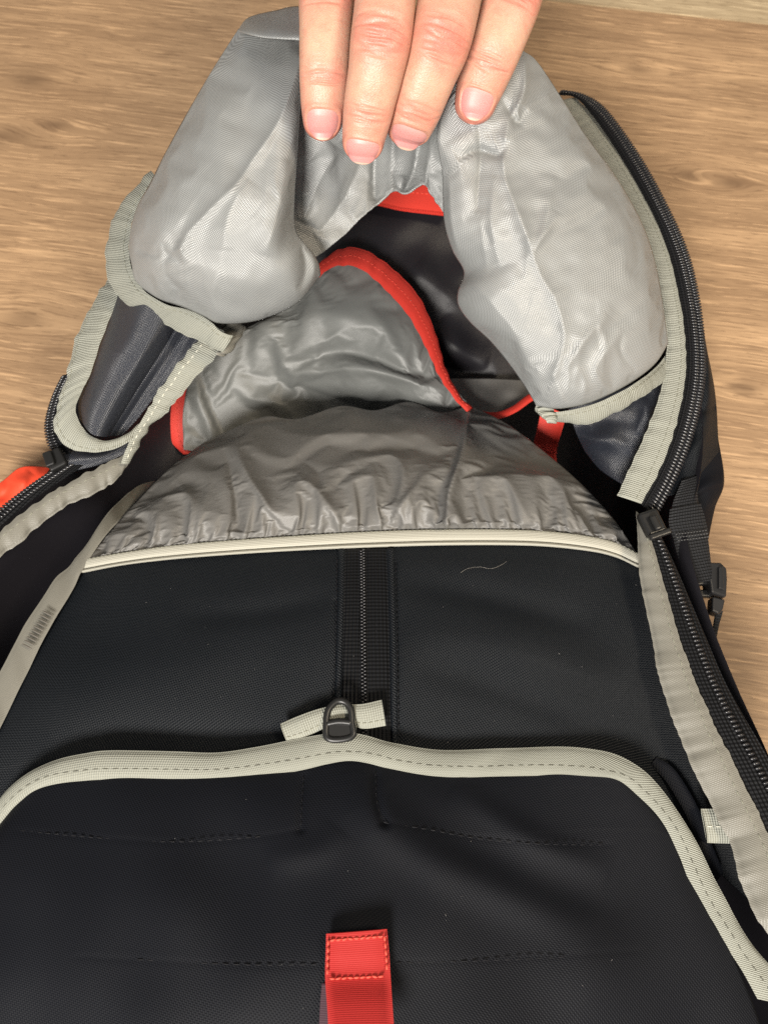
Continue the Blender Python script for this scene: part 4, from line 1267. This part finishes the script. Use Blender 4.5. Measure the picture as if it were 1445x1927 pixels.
# ------------------------------------------------------------------ hand
def skin_mat():
    m, nt, b = new_mat('skin')
    g = N(nt)
    co = g.node('ShaderNodeTexCoord').outputs['Object']
    at = g.node('ShaderNodeAttribute', attribute_name='flush')
    n1 = g.noise(co, 90, 3)
    n2 = g.noise(co, 420, 4, 0.6)
    n3 = g.noise(co, 260, 4, 0.65, 0.6)
    base = g.mix(n1, (0.49, 0.268, 0.182), (0.58, 0.35, 0.252))
    base = g.mix(g.math('MULTIPLY', g.math('GREATER_THAN', n3, 0.56), 0.22), base, (0.50, 0.17, 0.12))
    base = g.mix(g.math('MULTIPLY', g.math('LESS_THAN', n3, 0.42), 0.25), base, (0.62, 0.39, 0.265))
    f = g.math('MULTIPLY', at.outputs['Fac'], g.math('MULTIPLY_ADD', n2, 0.8, 0.45))
    c = g.mix(g.math('MINIMUM', f, 1.0), base, (0.53, 0.145, 0.11))
    g.link(c, b.inputs['Base Color'])
    g.link(g.math('MULTIPLY_ADD', n2, 0.25, 0.30), b.inputs['Roughness'])
    b.inputs['Specular IOR Level'].default_value = 0.45
    b.inputs['Subsurface Weight'].default_value = 0.14
    b.inputs['Subsurface Radius'].default_value = (1.0, 0.35, 0.2)
    b.inputs['Subsurface Scale'].default_value = 0.0009
    vor = g.node('ShaderNodeTexVoronoi')
    vor.inputs['Scale'].default_value = 1500
    g.link(co, vor.inputs['Vector'])
    h = g.math('ADD', g.math('MULTIPLY', vor.outputs['Distance'], 0.6), g.noise(co, 2600, 2))
    g.link(g.bump(h, 0.35, 0.00025), b.inputs['Normal'])
    return m


def nail_mat():
    m, nt, b = new_mat('fingernail')
    g = N(nt)
    uv = g.node('ShaderNodeUVMap').outputs[0]
    sep = g.node('ShaderNodeSeparateXYZ')
    g.link(uv, sep.inputs[0])
    c = g.ramp(sep.outputs[1], [(0.0, (0.58, 0.33, 0.30)), (0.14, (0.55, 0.255, 0.235)), (0.90, (0.52, 0.225, 0.215)), (0.95, (0.56, 0.36, 0.28)), (1.0, (0.58, 0.43, 0.33))])
    g.link(c, b.inputs['Base Color'])
    b.inputs['Roughness'].default_value = 0.42
    b.inputs['Specular IOR Level'].default_value = 0.35
    b.inputs['Subsurface Weight'].default_value = 0.15
    b.inputs['Subsurface Radius'].default_value = (1.0, 0.4, 0.3)
    b.inputs['Subsurface Scale'].default_value = 0.001
    n = g.noise(g.mapping(uv, scale=(30, 2, 1)), 1.0, 2)
    g.link(g.bump(n, 0.12, 0.0002), b.inputs['Normal'])
    return m


M_SKIN, M_NAIL = skin_mat(), nail_mat()
hand_acc = Acc()
nails = []


def finger(axis, dip, pip, nail, seed, roll=0.0, thick=0.86):
    """axis rows (u, v, half-width px, z mm) from the knuckle end down to the tip; dip / pip = photo v of the joints;
    nail = (v cuticle, v free edge, half-angle)"""
    ax = np.array(axis, float)
    n, seg = 260, 84
    sp = spline(ax, n)                                      # u, v, w, z
    C = P(sp[:, [0, 1, 3]])
    E = P(np.stack([sp[:, 0] + sp[:, 2], sp[:, 1], sp[:, 3]], 1))
    rad = np.linalg.norm(E - C, axis=1)
    tan = np.gradient(C, axis=0)
    tan /= np.linalg.norm(tan, axis=1, keepdims=True)
    L = np.concatenate([[0], np.cumsum(np.linalg.norm(np.diff(C, axis=0), axis=1))])
    # round the tip off
    tip = L[-1]
    rt = rad[-1] * 1.0
    x = np.clip((L - (tip - rt * 0.95)) / (rt * 0.95), 0, 1)
    cap = np.sqrt(np.clip(1 - x ** 2.3, 0.0, 1))
    view = CAMP - C
    view /= np.linalg.norm(view, axis=1, keepdims=True)
    side = np.cross(tan, view)
    side /= np.linalg.norm(side, axis=1, keepdims=True)
    nor = np.cross(side, tan)
    cr_, sr_ = math.cos(roll), math.sin(roll)
    side, nor = side * cr_ + nor * sr_, nor * cr_ - side * sr_
    v = sp[:, 1]
    r = np.random.default_rng(seed)
    ph = np.linspace(0, 2 * math.pi, seg, endpoint=False)
    cx, sx = np.cos(ph), np.sin(ph)
    dors = np.clip(sx, 0, 1)                                 # 1 on the back of the finger
    Vs = np.zeros((n, seg, 3))
    fl = np.zeros((n, seg))
    mm = L * 1000
    dmm = np.interp(dip, v, mm) if v[-1] > v[0] else 0
    pmm = np.interp(pip, v, mm)
    nc, ne = np.interp(nail[0], v, mm), np.interp(nail[1], v, mm)
    disp = np.zeros((n, seg))
    # knuckle creases: short arcs across the back of each joint
    for (c0, cnt, spread, amp) in ((pmm, 13, 5.0, 0.85), (dmm, 8, 2.8, 0.62)):
        for i in range(cnt):
            cc = c0 + (i - (cnt - 1) / 2) / cnt * 2 * spread + r.uniform(-0.3, 0.3)
            bow = r.uniform(-0.5, 0.9) * (1 if cc > c0 else -1) * -1.0
            w = r.uniform(0.20, 0.42)
            ph0 = math.pi / 2 + r.uniform(-0.25, 0.25)
            ext = r.uniform(0.45, 0.95)
            pos = cc + bow * ((ph[None, :] - ph0) ** 2) + 0.18 * np.sin(5 * ph[None, :] + r.uniform(0, 6))
            env = np.exp(-(((ph[None, :] - ph0) / ext) ** 4))
            disp -= amp * r.uniform(0.5, 1.0) * np.exp(-((mm[:, None] - pos) / w) ** 2) * env
        disp += (0.55 if c0 == pmm else 0.25) * np.exp(-((mm[:, None] - c0) / (spread * 1.1)) ** 2) * dors[None] ** 0.7
        fl += (1.0 if c0 == pmm else 0.65) * np.exp(-((mm[:, None] - c0) / (spread * 1.3)) ** 2) * dors[None]
    # fine lengthwise-crossing skin lines
    for i in range(46):
        cc = r.uniform(0, mm[-1] - 3)
        if abs(cc - dmm) < 1 or cc > nc - 1:
            continue
        ph0 = math.pi / 2 + r.uniform(-0.9, 0.9)
        pos = cc + r.uniform(-0.5, 0.5) * (ph[None, :] - ph0)
        disp -= 0.09 * np.exp(-((mm[:, None] - pos) / 0.16) ** 2) * np.exp(-(((ph[None, :] - ph0) / r.uniform(0.3, 0.7)) ** 4))
    fl += 0.75 * ss(mm, dmm - 1, ne)[:, None] * np.ones(seg)[None]
    fl += 0.30 * np.clip(0.35 - sx, 0, 1)[None]
    # nail bed: sunk, with a raised fold round it
    hw = nail[2]
    a_ = np.abs(ph - math.pi / 2)
    xa = a_[None, :] / hw
    yc = (mm[:, None] - nc) / (ne - nc)
    dd = np.maximum(xa, np.where(yc < 0.5, (0.5 - yc) * 2, 0) * 1.0)
    dd = (xa ** 3 + np.abs(np.clip((0.5 - yc) * 2, 0, 9)) ** 3) ** (1 / 3)
    inside = 1 - ss(dd, 0.86, 1.0)
    fold = np.exp(-((dd - 1.10) / 0.13) ** 2) * ss(yc, -0.5, 0.1) * (1 - ss(yc, 0.75, 1.0))
    disp += -0.45 * inside * ss(yc, -0.3, 0.1) + 0.32 * fold
    th_ = thick * (1 - 0.06 * ss(mm, nc - 2, ne))
    ex = 0.86
    for j in range(seg):
        kx = np.sign(cx[j]) * abs(cx[j]) ** ex
        ky = np.sign(sx[j]) * abs(sx[j]) ** ex
        rr = rad * cap
        Vs[:, j] = C + side * (rr * kx)[:, None] + nor * (rr * th_ * ky)[:, None]
        nn = side * cx[j] + nor * sx[j]
        Vs[:, j] += nn * (disp[:, j] / 1000 * np.minimum(1, cap * 1.2))[:, None]
    idx = np.arange(n * seg).reshape(n, seg)
    nx = np.roll(idx, -1, 1)
    q = np.stack([idx[:-1], nx[:-1], nx[1:], idx[1:]], -1).reshape(-1, 4)
    V = Vs.reshape(-1, 3)
    k0 = n // 2 * seg + seg // 4
    cr3 = np.cross(V[q[k0, 2]] - V[q[k0, 0]], V[q[k0, 3]] - V[q[k0, 1]])
    if (cr3 * nor[n // 2]).sum() < 0:
        q = q[:, ::-1]
    f = [tuple(x_) for x_ in q] + [tuple(idx[0]), tuple(idx[-1][::-1])]
    hand_acc.add(V, f, None, np.clip(fl, 0, 1.2).ravel())
    # nail plate
    na, nb = 40, 34
    G = np.zeros((na, nb, 3))
    UVn = np.zeros((na, nb, 2))
    over = 0.5
    for i in range(na):
        y = i / (na - 1)
        for j in range(nb):
            x_ = 2 * j / (nb - 1) - 1
            # rounded outline: cuticle end strongly, free edge gently
            y0 = 0.20 * (abs(x_) ** 2.4)
            y1 = 1.0 - 0.30 * abs(x_) ** 2.2
            yy = y0 + (y1 - y0) * y
            m_ = nc + (ne + over - nc) * yy
            wid = hw * (0.93 + 0.07 * math.sin(math.pi * min(1, yy)))
            phi = math.pi / 2 - x_ * wid
            mc = min(m_, mm[-1] - rt * 1000 * 0.42)
            Cc = np.array([np.interp(mc, mm, C[:, k]) for k in range(3)])
            sd_ = np.array([np.interp(mc, mm, side[:, k]) for k in range(3)])
            no_ = np.array([np.interp(mc, mm, nor[:, k]) for k in range(3)])
            ta_ = np.array([np.interp(mc, mm, tan[:, k]) for k in range(3)])
            r_ = np.interp(mc, mm, rad * np.maximum(cap, 0.86))
            tk = np.interp(mc, mm, th_)
            kx = np.sign(math.cos(phi)) * abs(math.cos(phi)) ** ex
            ky = abs(math.sin(phi)) ** ex
            edge = (1 - abs(x_) ** 5) * min(1, y * 6)
            droop = -0.10 * max(0, m_ - mc) ** 1.4
            G[i, j] = Cc + ta_ * (m_ - mc) / 1000 + sd_ * r_ * kx + no_ * (r_ * tk * ky + (-0.15 + 0.35 * edge + droop) / 1000)
            UVn[i, j] = (x_ * 0.5 + 0.5, yy)
    acc_n = Acc()
    grid_mesh(G, acc_n)
    acc_n.uv = [UVn.reshape(-1, 2)]
    nails.append(acc_n)
    return C[0], rad[0], tan[0], side[0], nor[0]


roots = []
roots.append(finger([(612, -330, 58, 226), (614, -220, 55, 229), (616, -120, 51, 229), (616, -50, 51.5, 228), (614, 0, 51, 227), (612, 60, 48.5, 224), (610, 120, 46.5, 219), (609, 165, 44.5, 214), (608, 205, 41, 209.5), (607, 240, 35, 205), (607, 266, 31, 202)],
                    146, 8, (203, 262, 0.88), 1))
roots.append(finger([(742, -350, 60, 232), (738, -230, 58, 236), (732, -120, 55, 237), (727, -30, 56, 236), (722, 30, 57, 234), (715, 85, 56, 230), (706, 140, 51.5, 224), (697, 185, 48.5, 218), (690, 225, 45, 213), (684, 262, 40, 208), (680, 305, 35, 202)],
                    214, 80, (256, 301, 0.94), 2))
roots.append(finger([(880, -340, 60, 228), (872, -220, 59, 232), (862, -110, 57, 233), (850, -25, 58, 232), (838, 35, 58.5, 230), (824, 88, 56.5, 226), (806, 140, 52, 220), (790, 184, 49, 214), (776, 222, 45.5, 208), (765, 250, 40, 203), (758, 277, 35, 199)],
                    200, 82, (222, 273, 0.92), 3, roll=0.22))
roots.append(finger([(1030, -300, 56, 219), (1012, -190, 54, 223), (992, -90, 53, 224), (973, -30, 54, 223), (955, 25, 53.5, 221), (935, 80, 51, 217), (918, 122, 49, 212), (904, 160, 45.5, 207), (894, 195, 39, 203), (887, 234, 32, 199)],
                    118, 10, (170, 229, 0.84), 4, roll=0.08))


def body_tube(pts, radii, flat, acc, seg=40, n=60):
    """tapered, flattened limb through 3-D points"""
    p = spline(np.column_stack([np.array(pts, float), np.array(radii, float), np.array(flat, float)]), n)
    C, R_, Fl = p[:, :3], p[:, 3], p[:, 4]
    tan = np.gradient(C, axis=0)
    tan /= np.linalg.norm(tan, axis=1, keepdims=True)
    up = np.array([0, 0, 1.0])
    V = []
    for i in range(n):
        s = np.cross(tan[i], up)
        s /= np.linalg.norm(s) + 1e-9
        w = np.cross(s, tan[i])
        e = min(1, (i + 0.3) / 4, (n - 1 - i + 0.3) / 4) ** 0.5
        for j in range(seg):
            a2 = 2 * math.pi * j / seg
            kx = np.sign(math.cos(a2)) * abs(math.cos(a2)) ** 0.8
            ky = np.sign(math.sin(a2)) * abs(math.sin(a2)) ** 0.8
            V.append(C[i] + (s * kx + w * ky * Fl[i]) * R_[i] * e)
    Fc = []
    for i in range(n - 1):
        for j in range(seg):
            Fc.append((i * seg + j, i * seg + (j + 1) % seg, (i + 1) * seg + (j + 1) % seg, (i + 1) * seg + j))
    Fc += [tuple(range(seg))[::-1], tuple(range((n - 1) * seg, n * seg))]
    V = np.array(V)
    acc.add(V, Fc, None, np.full(len(V), 0.1))


kn = np.mean([x[0] for x in roots], 0)
# back of the hand, wrist and forearm, all above the frame; thumb under the flap
body_tube([kn + (0.000, -0.018, -0.004), kn + (0.002, 0.02, -0.004), kn + (0.006, 0.06, -0.004), kn + (0.012, 0.085, -0.004), kn + (0.016, 0.12, 0.0), kn + (0.02, 0.22, 0.012)],
          (0.041, 0.044, 0.040, 0.031, 0.029, 0.036), (0.34, 0.40, 0.48, 0.62, 0.7, 0.85), hand_acc)
tb = P((640, -20, 178))
body_tube([kn + (-0.022, 0.045, -0.012), kn + (-0.036, 0.018, -0.030), tb + (0.0, 0.012, 0.0), P((660, 110, 184))], (0.015, 0.0125, 0.0105, 0.008), (0.9, 0.9, 0.9, 0.8), hand_acc)
hand = hand_acc.build('hand', M_SKIN, attr_name='flush')
hand['label'] = 'left hand with four bare fingers gripping the grey flap from above'
hand['category'] = 'hand'
for a in nails:
    a.build('fingernail', M_NAIL, hand, solid=0.35)
